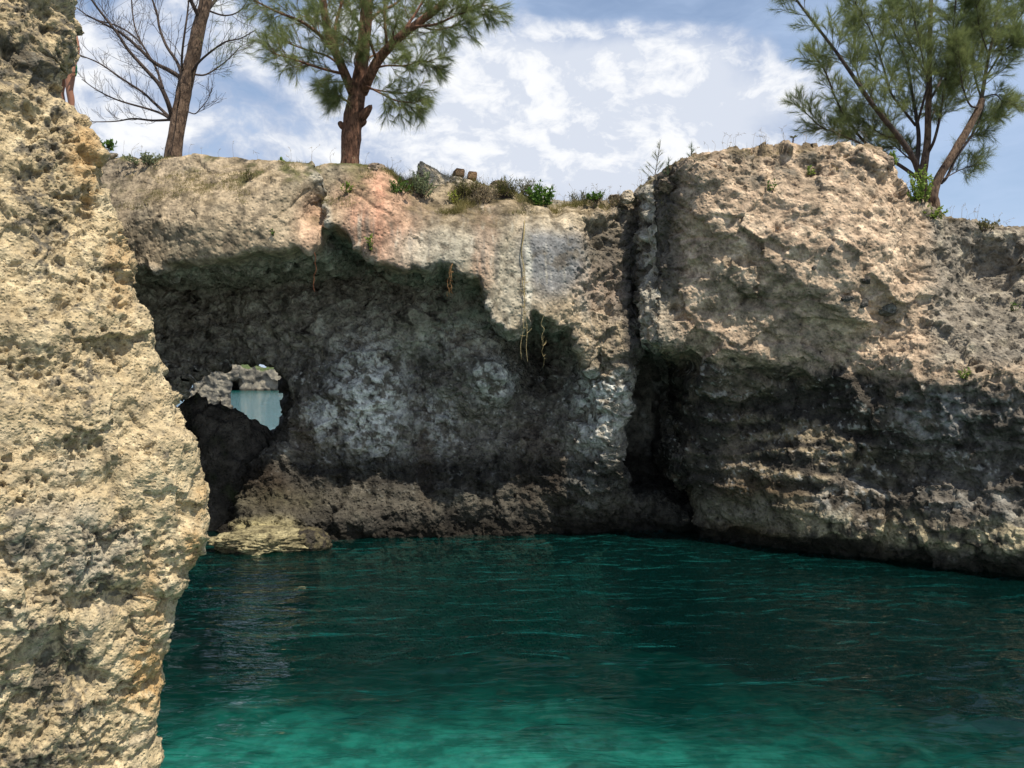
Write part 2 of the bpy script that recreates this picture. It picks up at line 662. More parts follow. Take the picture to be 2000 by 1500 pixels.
LIP_A = [(-300, 150), (590, 150), (598, 320), (622, 372), (637, 425), (640, 478), (628, 503), (602, 495), (565, 503), (520, 502), (470, 514),
         (420, 520), (375, 519), (330, 527), (285, 519), (240, 520), (180, 505), (100, 515), (-300, 515)]
LIP_B = [(602, 150), (607, 335), (630, 366), (645, 425), (650, 455), (680, 463), (700, 480), (725, 505), (760, 532), (790, 535), (830, 533), (870, 520),
         (900, 536), (930, 560), (955, 588), (968, 622), (990, 645), (1015, 650), (1030, 632), (1045, 611), (1065, 625), (1090, 638), (1115, 640),
         (1128, 668), (1138, 715), (1190, 740), (1236, 710), (1240, 640), (1258, 560), (1262, 400), (1262, 150)]
sA1 = poly_sd(wpoly(LIP_A, 14.8), wX, wZ)
sA2 = poly_sd(wpoly(LIP_B, 15.0), wX, wZ)
BASE_EDGE = [(-300, 100), (1262, 100), (1260, 400), (1244, 640), (1232, 700), (1216, 800), (1210, 900), (1226, 960), (1260, 992), (1330, 1010), (1400, 1040),
             (1400, 1500), (-300, 1500)]
HEAD_EDGE = [(1268, 100), (1272, 400), (1264, 500), (1257, 590), (1260, 650), (1276, 672), (1300, 680), (1334, 688), (1352, 715), (1370, 760), (1374, 810),
             (1364, 860), (1346, 900), (1362, 955), (1396, 990), (1400, 1030), (1400, 1100), (1400, 1500), (2700, 1500), (2700, 100)]
sBe = poly_sd(wpoly(BASE_EDGE, 15.6), wX, wZ)
sHe = poly_sd(wpoly(HEAD_EDGE, 14.9), wX, wZ)
TUNNEL = [(200, 830), (335, 800), (352, 765), (385, 738), (435, 737), (455, 724), (500, 717), (536, 722), (574, 742), (592, 768), (584, 800), (574, 842), (548, 868), (505, 905), (478, 960),
          (466, 1010), (430, 1050), (420, 1300), (200, 1300)]
tun2d = poly_sd(wpoly(TUNNEL, 16.4), wX, wZ)

RIM = [(-200, 285), (190, 292), (330, 300), (480, 305), (545, 316), (590, 326), (625, 322), (690, 322), (740, 328), (790, 334), (820, 322), (860, 328), (900, 338), (1000, 352),
       (1060, 365), (1120, 374), (1200, 382), (1245, 380), (1268, 366), (1296, 340), (1326, 306), (1400, 302), (1480, 297), (1580, 296), (1720, 294), (1748, 312), (1768, 345),
       (1790, 395), (1830, 412), (1880, 420), (1930, 433), (2000, 440), (2300, 450)]
rim_x = np.array([P3(p[0], p[1], 15.1 if p[0] < 1270 else 14.5)[0] for p in RIM])
rim_z = np.array([P3(p[0], p[1], 15.1 if p[0] < 1270 else 14.5)[2] for p in RIM])
XY, YY = np.meshgrid(xs, ys, indexing='ij')
_pq = np.stack([XY.ravel(), YY.ravel(), np.zeros(XY.size)], 1)
ztop = np.interp(XY + 0.0, rim_x, rim_z).astype(np.float32)
ztop += (0.07 * fbm(_pq, 1.2, 3, 0.5, 70) + 0.05 * fbm(_pq, 4.0, 2, 0.5, 71)).reshape(XY.shape)
ztop -= 0.03 * np.maximum(YY - 16.0, 0)
# a sloping shelf of soil along the rim where the bushes sit
ztop -= 0.50 * sstep(-2.45, -1.9, XY) * sstep(0.3, -0.3, XY) * sstep(16.0, 15.1, YY)
ztop -= 0.30 * sstep(-0.2, 0.4, XY) * sstep(2.2, 1.6, XY) * sstep(16.3, 15.4, YY)
back_y = 19.7 + 0.5 * fbm(_pp, 0.5, 3, 0.5, 72).reshape(XX.shape) + np.clip((XX - 1.0) * 2.0, 0, 5)

S = np.empty((len(xs), len(ys), len(zs)), np.float32)
zz = zs[None, :]
for j, y in enumerate(ys):
    base = smax(yB - y, sBe, 0.18)
    a1 = smax(yA1 - y, sA1, 0.03)
    a2 = smax(yA2 - y, sA2, 0.03)
    hd = smax(yH - y, sHe, 0.09)
    s = np.minimum(np.minimum(base, a1), np.minimum(a2, hd))
    # the cleft is closed at its back, and a low sill of rock fills its foot
    s = np.minimum(s, np.maximum(18.6 - y, 2.2 - XX))
    sill = np.maximum(np.maximum(16.7 - y, 3.0 - XX), ZZ - (0.35 + 0.25 * (y - 16.6)))
    s = np.minimum(s, sill)
    # knob and ledge low at the arch's left foot
    sh = -0.35 * (y - 16.4)
    tj = np.empty_like(tun2d)
    for k in range(len(zs)):
        tj[:, k] = np.interp(xs - sh, xs, tun2d[:, k])
    td = tj + 0.05 * max(0.0, y - 17)
    if y > 16.9:                       # unseen roof raised toward the far end, so sky light reaches the water
        for up in (0.33, 0.66, 1.0):
            rise = up * 0.62 * (y - 16.9)
            tu = np.empty_like(tj)
            for i in range(len(xs)):
                tu[i] = np.interp(zs - rise, zs, tj[i])
            td = np.minimum(td, tu + 0.05 + 0.03 * (y - 16.9))
    s = smax(s, -td, 0.12)
    # ledge behind the near rock
    led = np.maximum(np.maximum(XX + 7.0 + 0.56 * (y - 12.2), 12.3 - y), ZZ - 7.3)
    s = np.minimum(s, led)
    top = ZZ - ztop[:, j][:, None]
    s = smax(s, top, 0.08)
    s = np.maximum(s, y - back_y)
    S[:, j, :] = s
S[0] = S[-1] = 1
S[:, 0] = S[:, -1] = 1
S[:, :, 0] = S[:, :, -1] = 1
V, F = surface_nets(S, xs, ys, zs)
del S
# split along the cleft into the two rock bodies
cleft_px = np.array([[100, 1266], [560, 1262], [640, 1252], [700, 1280], [1000, 1330], [1600, 1385]])
fc = V[F].mean(1)
fpx = 1000 + FPX * fc[:, 0] / np.maximum(fc[:, 1], 15.0)
fpy = HORIZ - FPX * (fc[:, 2] - CAMZ) / np.maximum(fc[:, 1], 15.0)
cleft = np.interp(fpy, cleft_px[:, 0], cleft_px[:, 1])
right, left = fpx > cleft - 22, fpx < cleft + 22        # the two bodies overlap a little inside the cleft


def photo(Vv):
    return 1000 + FPX * Vv[:, 0] / Vv[:, 1], HORIZ - FPX * (Vv[:, 2] - CAMZ) / Vv[:, 1]


def spot(px, py, cx, cy, rx, ry, rot=0.0, soft=0.6):
    c, s = math.cos(math.radians(rot)), math.sin(math.radians(rot))
    u = ((px - cx) * c + (py - cy) * s) / rx
    v = (-(px - cx) * s + (py - cy) * c) / ry
    return sstep(1 + soft, 1 - soft, np.sqrt(u * u + v * v))


def finish_cliff(name, V, F, part):
    fc = V[F].mean(1)
    nf = np.cross(V[F[:, 1]] - V[F[:, 0]], V[F[:, 2]] - V[F[:, 0]])
    nf /= np.linalg.norm(nf, axis=1)[:, None] + 1e-9
    away = (nf[:, 1] > 0.75) & (fc[:, 1] > 18)
    keep = (fc[:, 1] < 18.0) & (fc[:, 2] > -0.45) & (fc[:, 0] > -8.4) & (fc[:, 0] < 10.2) & ~((nf[:, 2] > 0.8) & (fc[:, 1] > 17.0)) & ~away
    me = refine(name, V, F, keep)
    V = get_v(me)
    N = get_n(me)
    px, py = photo(V)
    w = 26 * fbm(V, 1.1, 3, 0.55, 90)
    w2 = 26 * fbm(V, 1.1, 3, 0.55, 95)
    qx, qy = px + w, py + w2
    vis = (V[:, 1] < 19) & (V[:, 2] > -0.8)
    big = fbm(V, 0.9, 3, 0.5, 100)
    rg = ridged(V, 2.2, 4, 0.55, 101)
    rg2 = ridged(V * np.array([1, 1, 1.9], np.float32), 1.5, 4, 0.55, 108)
    fin = fbm(V, 7.0, 3, 0.6, 102)
    wl = worley(V + 0.05 * fin[:, None], 3.1, 103)
    wl2 = worley(V, 7.5, 104)
    lump = np.clip(1 - wl, 0, 1)
    pit = sstep(0.42, 0.12, wl2)
    pits_here = sstep(-0.1, 0.35, fbm(V, 1.3, 2, 0.5, 105))
    top = sstep(0.35, 0.8, N[:, 2])
    vw = V + 0.10 * np.stack([fin, rg, big], 1)
    fa = facet(vw, (1.15, 1.15, 1.6), 130)
    fb = facet(vw, (2.9, 2.9, 3.8), 131)
    fcx = facet(vw, 7.0, 132)
    if part == 'arch':
        lipx = np.array([p[0] for p in LIP_A[1:-1]][::-1])
        lip = poly_sd([(a, b) for a, b in LIP_A], px.astype(np.float32), py.astype(np.float32))
        lip2 = poly_sd([(a, b) for a, b in LIP_B], px.astype(np.float32), py.astype(np.float32))
        face = np.maximum(sstep(6, -10, lip), sstep(6, -10, lip2)) * sstep(16.3, 15.9, V[:, 1])
        slabw = face * sstep(1180, 1090, px)
        under = 1 - face
        d = slabw * (0.05 * big + 0.016 * fin + 0.018 * rg * sstep(-0.2, 0.3, big)) \
            + (1 - slabw) * (0.10 * big + 0.085 * rg + 0.05 * fin + 0.11 * (lump - 0.4))
        d += slabw * (0.024 * fa + 0.012 * fb + 0.006 * fcx) + (1 - slabw) * (0.10 * fa + 0.075 * fb + 0.03 * fcx)
        d -= (1 - slabw) * 0.09 * pit * pits_here + slabw * 0.03 * pit * pits_here
        # cracks across the slabs
        for pts, wd, dp in (([(1010, 392), (1030, 420), (990, 470), (985, 540), (968, 600)], 5, 0.05),
                            ([(388, 318), (405, 334), (430, 338), (480, 332)], 3.5, 0.05),
                            ([(600, 372), (570, 400), (535, 422)], 2.5, 0.03),
                            ([(660, 350), (690, 375), (720, 395), (770, 420)], 3, 0.04),
                            ([(850, 395), (1000, 385), (1130, 398)], 5, 0.05)):
            dm = np.full(len(V), 1e9, np.float32)
            for (ax, ay), (bx, by) in zip(pts[:-1], pts[1:]):
                ex, ey = bx - ax, by - ay
                t = np.clip(((qx - w * .6 - ax) * ex + (qy - w2 * .6 - ay) * ey) / (ex * ex + ey * ey), 0, 1)
                dm = np.minimum(dm, (qx - w * .6 - ax - t * ex) ** 2 + (qy - w2 * .6 - ay - t * ey) ** 2)
            d -= dp * np.exp(-dm / (wd * wd)) * face
        for cx, cy, r, dp in ((1088, 412, 12, 0.14), (1175, 470, 26, 0.18), (1160, 445, 14, 0.1), (1205, 440, 16, .12)):
            d -= dp * spot(px, py, cx, cy, r, r * 1.3, 0, 0.7) * face
    else:
        face = np.ones(len(V), np.float32)
        low = sstep(690, 760, qy - 0.02 * (px - 1400))
        strata = perlin(V * np.array([0.7, 0.7, 5.0], np.float32) + 0.25 * big[:, None], 1.0, 110)
        right_rough = sstep(1700, 1820, px)
        d = 0.10 * big + (0.045 + 0.05 * right_rough) * rg + 0.04 * fin + (0.03 + 0.05 * low + 0.05 * right_rough) * (lump - 0.4) + low * 0.085 * strata \
            + 0.05 * rg2 * sstep(400, 330, py)
        calm = spot(px, py, 1540, 540, 260, 190, 0, 0.5)
        d += 0.13 * fa + (0.06 * fb + 0.026 * fcx) * (1 - 0.5 * calm)
        d -= (0.08 + 0.05 * sstep(400, 330, py)) * pit * pits_here * (1 - 0.75 * calm)
        # the overhanging fold running down the face, with a shaded hollow under it
        for pts, wd, dp in (([(1335, 395), (1390, 430), (1450, 470), (1500, 510), (1570, 545), (1640, 590), (1690, 620)], 18, 0.09),
                            ([(1400, 655), (1480, 690), (1560, 720), (1650, 735)], 20, 0.12)):
            dm = np.full(len(V), 1e9, np.float32)
            for (ax, ay), (bx, by) in zip(pts[:-1], pts[1:]):
                ex, ey = bx - ax, by - ay
                t = np.clip(((qx - ax) * ex + (qy - ay) * ey) / (ex * ex + ey * ey), 0, 1)
                dm = np.minimum(dm, (qx - ax - t * ex) ** 2 + (qy - ay - t * ey) ** 2)
            d += dp * np.exp(-dm / (wd * wd))
        for pts, wd, dp in (([(1708, 760), (1690, 870), (1655, 930), (1730, 960), (1735, 1030), (1718, 1075)], 7, 0.14),
                            ([(1330, 470), (1370, 460), (1420, 465), (1440, 470)], 3, 0.05),
                            ([(1250, 440), (1280, 470), (1260, 560)], 4, 0.05)):
            dm = np.full(len(V), 1e9, np.float32)
            for (ax, ay), (bx, by) in zip(pts[:-1], pts[1:]):
                ex, ey = bx - ax, by - ay
                t = np.clip(((qx - w * .5 - ax) * ex + (qy - w2 * .5 - ay) * ey) / (ex * ex + ey * ey), 0, 1)
                dm = np.minimum(dm, (qx - w * .5 - ax - t * ex) ** 2 + (qy - w2 * .5 - ay - t * ey) ** 2)
            d -= dp * np.exp(-dm / (wd * wd))
        for cx, cy, rx, ry, dp in ((1725, 360, 14, 18, 0.1), (1700, 345, 10, 16, .08), (1770, 540, 25, 20, 0.15), (1470, 590, 22, 12, 0.16), (1355, 710, 30, 24, 0.2), (1900, 780, 50, 16, 0.08),
                                   (1315, 600, 8, 7, 0.15), (1930, 530, 45, 40, .2), (1580, 330, 16, 14, .12), (1530, 600, 14, 10, .1)):
            d -= dp * spot(px, py, cx, cy, rx, ry, 0, 0.7)
    d = np.where(vis, d, 0.5 * 0.1 * big)
    V2 = V + N * d[:, None]
    set_v(me, V2)
    # ---------------- stains (colour of the rock, plus some light and shade painted in)
    px, py = photo(V2)
    qx, qy = px + w * 0.7, py + w2 * 0.7
    m1 = fbm(V, 0.8, 4, 0.55, 120)
    m2 = fbm(V, 3.0, 4, 0.6, 121)
    m3 = fbm(V, 11.0, 3, 0.6, 122)
    streak = fbm(V * np.array([3.0, 1.0, 0.35], np.float32), 1.0, 4, 0.55, 123)
    streak2 = fbm(V * np.array([9.0, 3.0, 0.7], np.float32), 1.0, 3, 0.55, 124)
    lich = sstep(0.05, 0.32, m2 + 0.35 * m3 + 0.2 * m1)
    C = np.empty((len(V), 3), np.float32)
    if part == 'arch':
        tan = np.array([0.36, 0.285, 0.19], np.float32)
        C[:] = tan
        C = lerp(C, (0.26, 0.225, 0.16), sstep(-0.1, 0.4, m1 + 0.5 * m2))
        C = lerp(C, (0.46, 0.365, 0.25), sstep(0.1, 0.5, -m1 + 0.5 * streak))
        C = lerp(C, (0.22, 0.18, 0.13), 0.75 * sstep(340, 200, qx) * sstep(1, -30, lip))  # left end of the slab painted darker for shade beside the near rock
        # pink stain between the crack and the bushes, and a second paler one
        pk = np.maximum(spot(qx, qy, 748, 425, 74, 105, -18), 0.8 * spot(qx, qy, 700, 480, 60, 50))
        pk = np.maximum(pk, 0.75 * spot(qx, qy, 780, 520, 40, 28))
        pk = np.maximum(pk, 0.7 * spot(qx, qy, 945, 480, 22, 70))
        pk = np.maximum(pk, 0.45 * spot(qx, qy, 610, 440, 35, 60))
        C = lerp(C, (0.46, 0.25, 0.165), pk * (0.6 + 0.4 * sstep(-0.3, 0.3, streak)) * face)
        # dark brown shoulder under the bushes
        br = np.maximum(spot(qx, qy, 855, 420, 80, 42), spot(qx, qy, 950, 430, 50, 50))
        C = lerp(C, (0.155, 0.125, 0.09), 0.8 * br * sstep(-0.5, 0.2, streak) * face)
        C = lerp(C, (0.36, 0.335, 0.265), 0.8 * spot(qx, qy, 850, 490, 90, 40) * face)
        C = lerp(C, (0.36, 0.335, 0.265), 0.7 * spot(qx, qy, 1000, 540, 45, 90) * face)
        # blue-grey water stain with pale runs
        bl = spot(qx, qy, 1080, 500, 62, 84, -8, 0.35)
        C = lerp(C, (0.17, 0.175, 0.18), 0.9 * bl * face)
        C = lerp(C, (0.36, 0.35, 0.31), sstep(0.15, 0.45, streak2) * bl * face * 0.8)
        C = lerp(C, (0.52, 0.50, 0.42), 0.75 * (spot(qx + 8, qy, 1040, 520, 7, 70) + spot(qx, qy, 1140, 560, 9, 60)) * face)
        C = lerp(C, (0.50, 0.41, 0.28), 0.8 * spot(qx, qy, 1095, 420, 60, 30) * face)
        run = face * sstep(640, 700, qx) * sstep(395, 440, qy + 40 * m1)
        C = lerp(C, (0.155, 0.145, 0.125), 0.6 * run * sstep(0.12, 0.40, streak2 + 0.4 * streak))
        C = lerp(C, (0.49, 0.455, 0.37), 0.55 * run * sstep(0.15, 0.42, -streak2 + 0.3 * m2))
        # pier beside the cleft: pinkish grey over grey
        pier = sstep(1110, 1150, qx) * sstep(720, 690, qy)
        C = lerp(C, (0.30, 0.225, 0.17), 0.8 * pier * sstep(560, 500, np.abs(qy - 560) + 480))
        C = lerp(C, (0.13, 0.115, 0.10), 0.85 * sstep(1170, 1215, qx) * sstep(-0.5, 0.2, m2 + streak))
        C = lerp(C, (0.055, 0.048, 0.040), 0.9 * sstep(1205, 1245, qx) * sstep(400, 440, qy))  # pier's cleft side painted dark as shade
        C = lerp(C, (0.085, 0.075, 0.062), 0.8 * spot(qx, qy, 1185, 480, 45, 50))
        # dark mottling of the slabs
        C = lerp(C, (0.11, 0.09, 0.065), lich * 0.7 * face * sstep(360, 420, np.abs(qx - 640) + 330))
        # rough underside: black film over grey rock, white crusts
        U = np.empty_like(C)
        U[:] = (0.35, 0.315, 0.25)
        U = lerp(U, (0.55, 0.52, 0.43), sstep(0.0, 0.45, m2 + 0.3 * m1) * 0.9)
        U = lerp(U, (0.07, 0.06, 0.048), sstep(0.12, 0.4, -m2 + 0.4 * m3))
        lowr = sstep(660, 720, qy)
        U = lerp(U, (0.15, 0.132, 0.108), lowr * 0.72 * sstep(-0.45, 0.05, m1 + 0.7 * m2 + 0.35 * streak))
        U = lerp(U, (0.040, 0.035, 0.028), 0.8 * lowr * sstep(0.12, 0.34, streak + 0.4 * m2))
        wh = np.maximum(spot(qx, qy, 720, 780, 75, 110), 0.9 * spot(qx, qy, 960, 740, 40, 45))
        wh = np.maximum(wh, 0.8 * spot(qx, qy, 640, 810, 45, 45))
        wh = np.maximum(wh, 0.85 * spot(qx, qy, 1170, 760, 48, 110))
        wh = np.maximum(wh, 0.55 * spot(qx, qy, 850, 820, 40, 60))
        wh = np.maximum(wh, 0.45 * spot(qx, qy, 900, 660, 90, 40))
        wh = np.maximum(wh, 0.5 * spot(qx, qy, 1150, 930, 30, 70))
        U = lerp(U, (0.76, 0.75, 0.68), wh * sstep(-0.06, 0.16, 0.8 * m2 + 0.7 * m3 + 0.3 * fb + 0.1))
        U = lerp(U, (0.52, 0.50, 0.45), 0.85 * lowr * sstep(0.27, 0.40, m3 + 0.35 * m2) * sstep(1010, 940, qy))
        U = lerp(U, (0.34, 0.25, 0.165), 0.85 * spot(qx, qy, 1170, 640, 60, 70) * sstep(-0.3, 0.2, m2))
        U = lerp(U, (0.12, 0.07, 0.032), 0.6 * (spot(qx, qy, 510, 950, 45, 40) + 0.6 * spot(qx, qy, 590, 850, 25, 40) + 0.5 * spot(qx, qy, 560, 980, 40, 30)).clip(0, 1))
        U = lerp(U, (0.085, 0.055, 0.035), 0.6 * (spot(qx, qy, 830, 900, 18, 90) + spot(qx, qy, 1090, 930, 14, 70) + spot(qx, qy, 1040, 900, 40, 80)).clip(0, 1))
        # tide band: pale, yellow-green crust above the black wet-and-shaded foot
        tide = sstep(0.35, 0.75, V2[:, 2] + 0.25 * m1) * sstep(1.25, 0.7, V2[:, 2] + 0.3 * m1)
        tcol = np.clip(sstep(700, 560, px) * 0.5 + 0.35 * sstep(0.0, 0.4, m2 + 0.5 * m3) + 0.12, 0, 1)
        U = lerp(U, (0.16, 0.145, 0.085), tide * tcol)
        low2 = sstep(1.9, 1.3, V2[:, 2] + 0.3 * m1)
        U = lerp(U, U * 0.22, low2 * (1 - 0.25 * tide))  # foot of the wall darkened in colour, standing in for overhang shade
        U = lerp(U, (0.46, 0.40, 0.21), spot(qx, qy, 510, 1045, 70, 30) * sstep(0.15, 0.3, V2[:, 2]))
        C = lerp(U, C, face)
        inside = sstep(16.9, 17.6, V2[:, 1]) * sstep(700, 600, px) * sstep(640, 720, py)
        C = lerp(C, (0.03, 0.026, 0.02), 0.7 * inside)  # passage walls painted dark, like the gloom inside
    else:
        C[:] = (0.43, 0.315, 0.215)
        C = lerp(C, (0.30, 0.235, 0.165), sstep(-0.1, 0.45, m1 + 0.5 * m2))
        C = lerp(C, (0.56, 0.43, 0.30), sstep(0.05, 0.4, -m2 - 0.5 * m1 + .1))
        C = lerp(C, (0.15, 0.13, 0.10), 0.85 * sstep(0.05, 0.3, m2 + 0.4 * m3) * np.maximum(sstep(420, 330, qy), 0.35))
        C = lerp(C, (0.16, 0.135, 0.09), 0.7 * spot(qx, qy, 1440, 555, 80, 55, 25) * sstep(-0.4, 0.2, m2))  # shade under the fold painted as olive-brown
        C = lerp(C, (0.085, 0.075, 0.06), 0.92 * sstep(1358, 1305, qx) * sstep(640, 560, qy))  # headland's side of the cleft darkened, its shade put into the colour
        C = lerp(C, (0.33, 0.29, 0.22), 0.7 * spot(qx, qy, 1290, 630, 38, 50))
        rr = sstep(1790, 1840, qx) * sstep(730, 690, qy)
        C = lerp(C, (0.20, 0.18, 0.145), 0.85 * rr)
        C = lerp(C, (0.40, 0.35, 0.26), rr * sstep(0.1, 0.4, -m2))
        C = lerp(C, (0.05, 0.045, 0.036), rr * 0.8 * sstep(0.15, 0.4, m2 + 0.3 * streak))
        # black pebbly spots in the pale face
        C = lerp(C, (0.045, 0.042, 0.036), 0.9 * sstep(0.30, 0.42, m3 * 0.8 + 0.35 * m2) * sstep(560, 640, qy))
        # lower half: black film, partly painted shade, with scattered pale and ochre patches
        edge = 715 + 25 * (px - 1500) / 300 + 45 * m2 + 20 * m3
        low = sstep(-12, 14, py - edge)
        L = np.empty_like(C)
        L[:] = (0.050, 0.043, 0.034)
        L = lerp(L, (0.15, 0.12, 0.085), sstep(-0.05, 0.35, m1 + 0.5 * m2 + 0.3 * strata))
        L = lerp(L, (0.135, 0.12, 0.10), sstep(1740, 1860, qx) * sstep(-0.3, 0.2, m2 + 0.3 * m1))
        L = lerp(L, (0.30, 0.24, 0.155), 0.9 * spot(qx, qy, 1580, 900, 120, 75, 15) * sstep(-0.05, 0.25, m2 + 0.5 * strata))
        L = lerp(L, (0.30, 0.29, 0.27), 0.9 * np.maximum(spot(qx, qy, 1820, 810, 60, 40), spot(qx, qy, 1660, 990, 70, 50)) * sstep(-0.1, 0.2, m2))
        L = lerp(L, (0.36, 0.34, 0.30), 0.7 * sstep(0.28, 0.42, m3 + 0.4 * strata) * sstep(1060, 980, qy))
        L = lerp(L, (0.32, 0.305, 0.265), 0.8 * sstep(0.45, 0.8, N[:, 2]) * sstep(1720, 1800, px))  # terrace tops painted paler, as if catching light
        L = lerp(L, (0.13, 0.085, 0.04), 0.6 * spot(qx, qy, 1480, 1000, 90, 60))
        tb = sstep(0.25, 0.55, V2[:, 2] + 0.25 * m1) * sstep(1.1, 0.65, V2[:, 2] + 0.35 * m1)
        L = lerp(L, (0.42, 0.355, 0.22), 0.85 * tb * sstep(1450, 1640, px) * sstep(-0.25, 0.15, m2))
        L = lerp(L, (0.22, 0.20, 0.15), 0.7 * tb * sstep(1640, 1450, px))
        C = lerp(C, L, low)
    # soil and moss on the top
    C = lerp(C, (0.14, 0.105, 0.055), 0.75 * top * sstep(5.7, 6.2, V2[:, 2]) * sstep(-0.3, 0.2, m2))
    C = lerp(C, (0.085, 0.095, 0.03), 0.8 * top * sstep(6.5, 7.0, V2[:, 2]) * sstep(0.0, 0.3, m1 + m2) * sstep(1200, 1000, px))
    # wet foot, with overhang shading painted into the same dark band
    wet = sstep(0.42, 0.15, V2[:, 2] + 0.22 * m1 + 0.12 * m2)
    C = lerp(C, (0.018, 0.015, 0.011), 0.93 * wet)
    C = lerp(C, (0.022, 0.028, 0.022), 0.95 * sstep(-0.10, -0.4, V2[:, 2] + 0.1 * m1))
    C *= (1 + 0.22 * m3)[:, None]
    set_col(me, 'stain', np.clip(C, 0.008, 0.8))
    set_float(me, 'relief', 0.6 * slabw if part == 'arch' else 0.1 + 0.3 * calm)
    return me


rock_mat = rock_material('pitted_limestone', 6.0, 0.07, 0.55, 13.0, 0.5)
me = finish_cliff('arched_cliff', V, F[left], 'arch')
arch_cliff = tag(link('arched_cliff', me, rock_mat), 'pale limestone sea cliff with a wave-cut arch and two trees on top', kind='structure')
me = finish_cliff('headland_cliff', V, F[right], 'head')
head_cliff = tag(link('headland_cliff', me, rock_mat), 'craggy brown headland cliff beyond the dark cleft, black in its lower half', kind='structure')


# ------------------------------------------------------------------ the near rock at the left
def near_rock():
    edge = [(-1500, -900), (118, -900), (126, -300), (124, 0), (132, 40), (140, 78), (138, 100), (116, 112), (100, 126), (104, 160), (102, 188), (118, 212), (148, 236), (180, 262),
            (184, 300), (182, 335), (190, 365), (205, 400), (222, 455), (236, 500), (252, 545), (268, 595), (290, 640), (302, 690), (318, 735), (330, 765), (344, 800),
            (352, 830), (362, 865), (380, 900), (400, 930), (409, 952), (404, 985), (398, 1020), (382, 1055), (381, 1080), (372, 1110), (352, 1160), (330, 1205), (322, 1245),
            (320, 1300), (309, 1350), (290, 1395), (296, 1425), (305, 1460), (303, 1490), (295, 1560), (290, 1900), (-1500, 1900)]
    D0 = 5.9
    xs = axis((-6.4, -3.9, 0.2), (-3.9, -1.9, 0.05))
    ys = axis((3.0, 4.3, 0.15), (4.3, 6.8, 0.05), (6.8, 11.0, 0.3))
    zs = axis((-2.6, -0.2, 0.3), (-0.2, 6.3, 0.05), (6.3, 8.4, 0.3))
    X, Z = np.meshgrid(xs, zs, indexing='ij')
    pp = np.stack([X.ravel(), 0 * X.ravel(), Z.ravel()], 1)
    wx = X + (0.035 * fbm(pp, 3.5, 3, 0.55, 200)).reshape(X.shape)
    wz = Z + (0.035 * fbm(pp, 3.5, 3, 0.55, 201)).reshape(X.shape)
    e2 = poly_sd([((a - 1000) / FPX * D0, CAMZ - (b - HORIZ) / FPX * D0) for a, b in edge], wx, wz)
    ez = np.array([CAMZ - (q[1] - HORIZ) / FPX * D0 for q in edge[1:-1]])[::-1]
    ex = np.array([(q[0] - 1000) / FPX * D0 for q in edge[1:-1]])[::-1]
    exs = np.convolve(np.interp(np.linspace(-3, 9, 121), ez, ex), np.ones(13) / 13, 'same')
    e_at = np.interp(wz, np.linspace(-3, 9, 121), exs)
    yN = (D0 - 0.15 - 1.0 * (e_at - wx) + 0.09 * fbm(pp, 1.2, 3, 0.5, 202).reshape(X.shape)).astype(np.float32)
    # hollows and swells of the face
    for cx, cy, rx, ry, a in ((60, 110, 55, 70, 0.14), (70, 420, 40, 90, 0.10), (180, 1190, 45, 30, 0.14), (30, 1060, 40, 60, 0.12), (110, 1330, 40, 90, 0.10), (245, 1210, 25, 30, .12),
                              (140, 300, 20, 40, 0.1), (320, 960, 25, 35, 0.06), (150, 780, 60, 60, -0.1), (70, 640, 60, 80, -0.10), (250, 900, 60, 60, -0.08)):
        cX, _, cZ = P3(cx, cy, 5.2)
        r = np.sqrt(((wx - cX) / (rx / FPX * 5.2)) ** 2 + ((wz - cZ) / (ry / FPX * 5.2)) ** 2)
        yN += a * sstep(1.3, 0.2, r)
    S = np.empty((len(xs), len(ys), len(zs)), np.float32)
    for j, y in enumerate(ys):
        ej = np.empty_like(e2)
        for k in range(len(zs)):
            ej[:, k] = np.interp(xs + 0.75 * max(0, y - D0), xs, e2[:, k])
        s = smax(yN - y, ej, 0.11)
        s = np.maximum(s, y - 10.2)
        s = np.maximum(s, Z - 7.9)
        S[:, j] = s
    S[0] = S[-1] = 1
    S[:, 0] = S[:, -1] = 1
    S[:, :, 0] = S[:, :, -1] = 1
    V, F = surface_nets(S, xs, ys, zs)
    fc = V[F].mean(1)
    keep = (fc[:, 1] < 6.9) & (fc[:, 2] > -0.25) & (fc[:, 2] < 6.4) & (fc[:, 0] > -3.95)
    me = refine('near_cliff', V, F, keep)
    V, N = get_v(me), get_n(me)
    px, py = photo(V)
    big = fbm(V, 1.6, 3, 0.5, 210)
    mid = ridged(V + 0.12 * big[:, None], 2.6, 3, 0.5, 218)
    wl0 = worley(V + 0.12 * big[:, None], 2.7, 219)
    rg = ridged(V, 4.5, 5, 0.6, 211)
    vw = V + 0.05 * np.stack([mid, big, rg], 1)
    fa, fb = facet(vw, (2.3, 2.3, 3.0), 230), facet(vw, 6.5, 231)
    fin = fbm(V, 17.0, 4, 0.62, 212)
    q = V + 0.035 * np.stack([fin, fbm(V, 15.0, 2, .5, 213), big], 1)
    wl = worley(q, 5.5, 214)
    wl2 = worley(q, 14.0, 215)
    wl3 = worley(q, 30.0, 216)
    dens = sstep(-0.3, 0.3, fbm(V, 2.2, 3, 0.5, 217))
    rough = np.maximum(sstep(900, 300, py) * 0.6 + 0.4, 0.5)
    d = 0.05 * big + 0.05 * mid + 0.04 * rg * rough + 0.026 * fin * (0.45 + 0.55 * dens) + 0.07 * (np.clip(1 - wl0, 0, 1) - 0.45) + 0.055 * fa + 0.032 * fb
    d -= 0.11 * sstep(0.45, 0.05, wl) * dens * rough + 0.060 * sstep(0.42, 0.1, wl2) * (0.06 + 0.94 * dens) + 0.022 * sstep(0.42, 0.1, wl3) * (0.25 + 0.75 * dens)
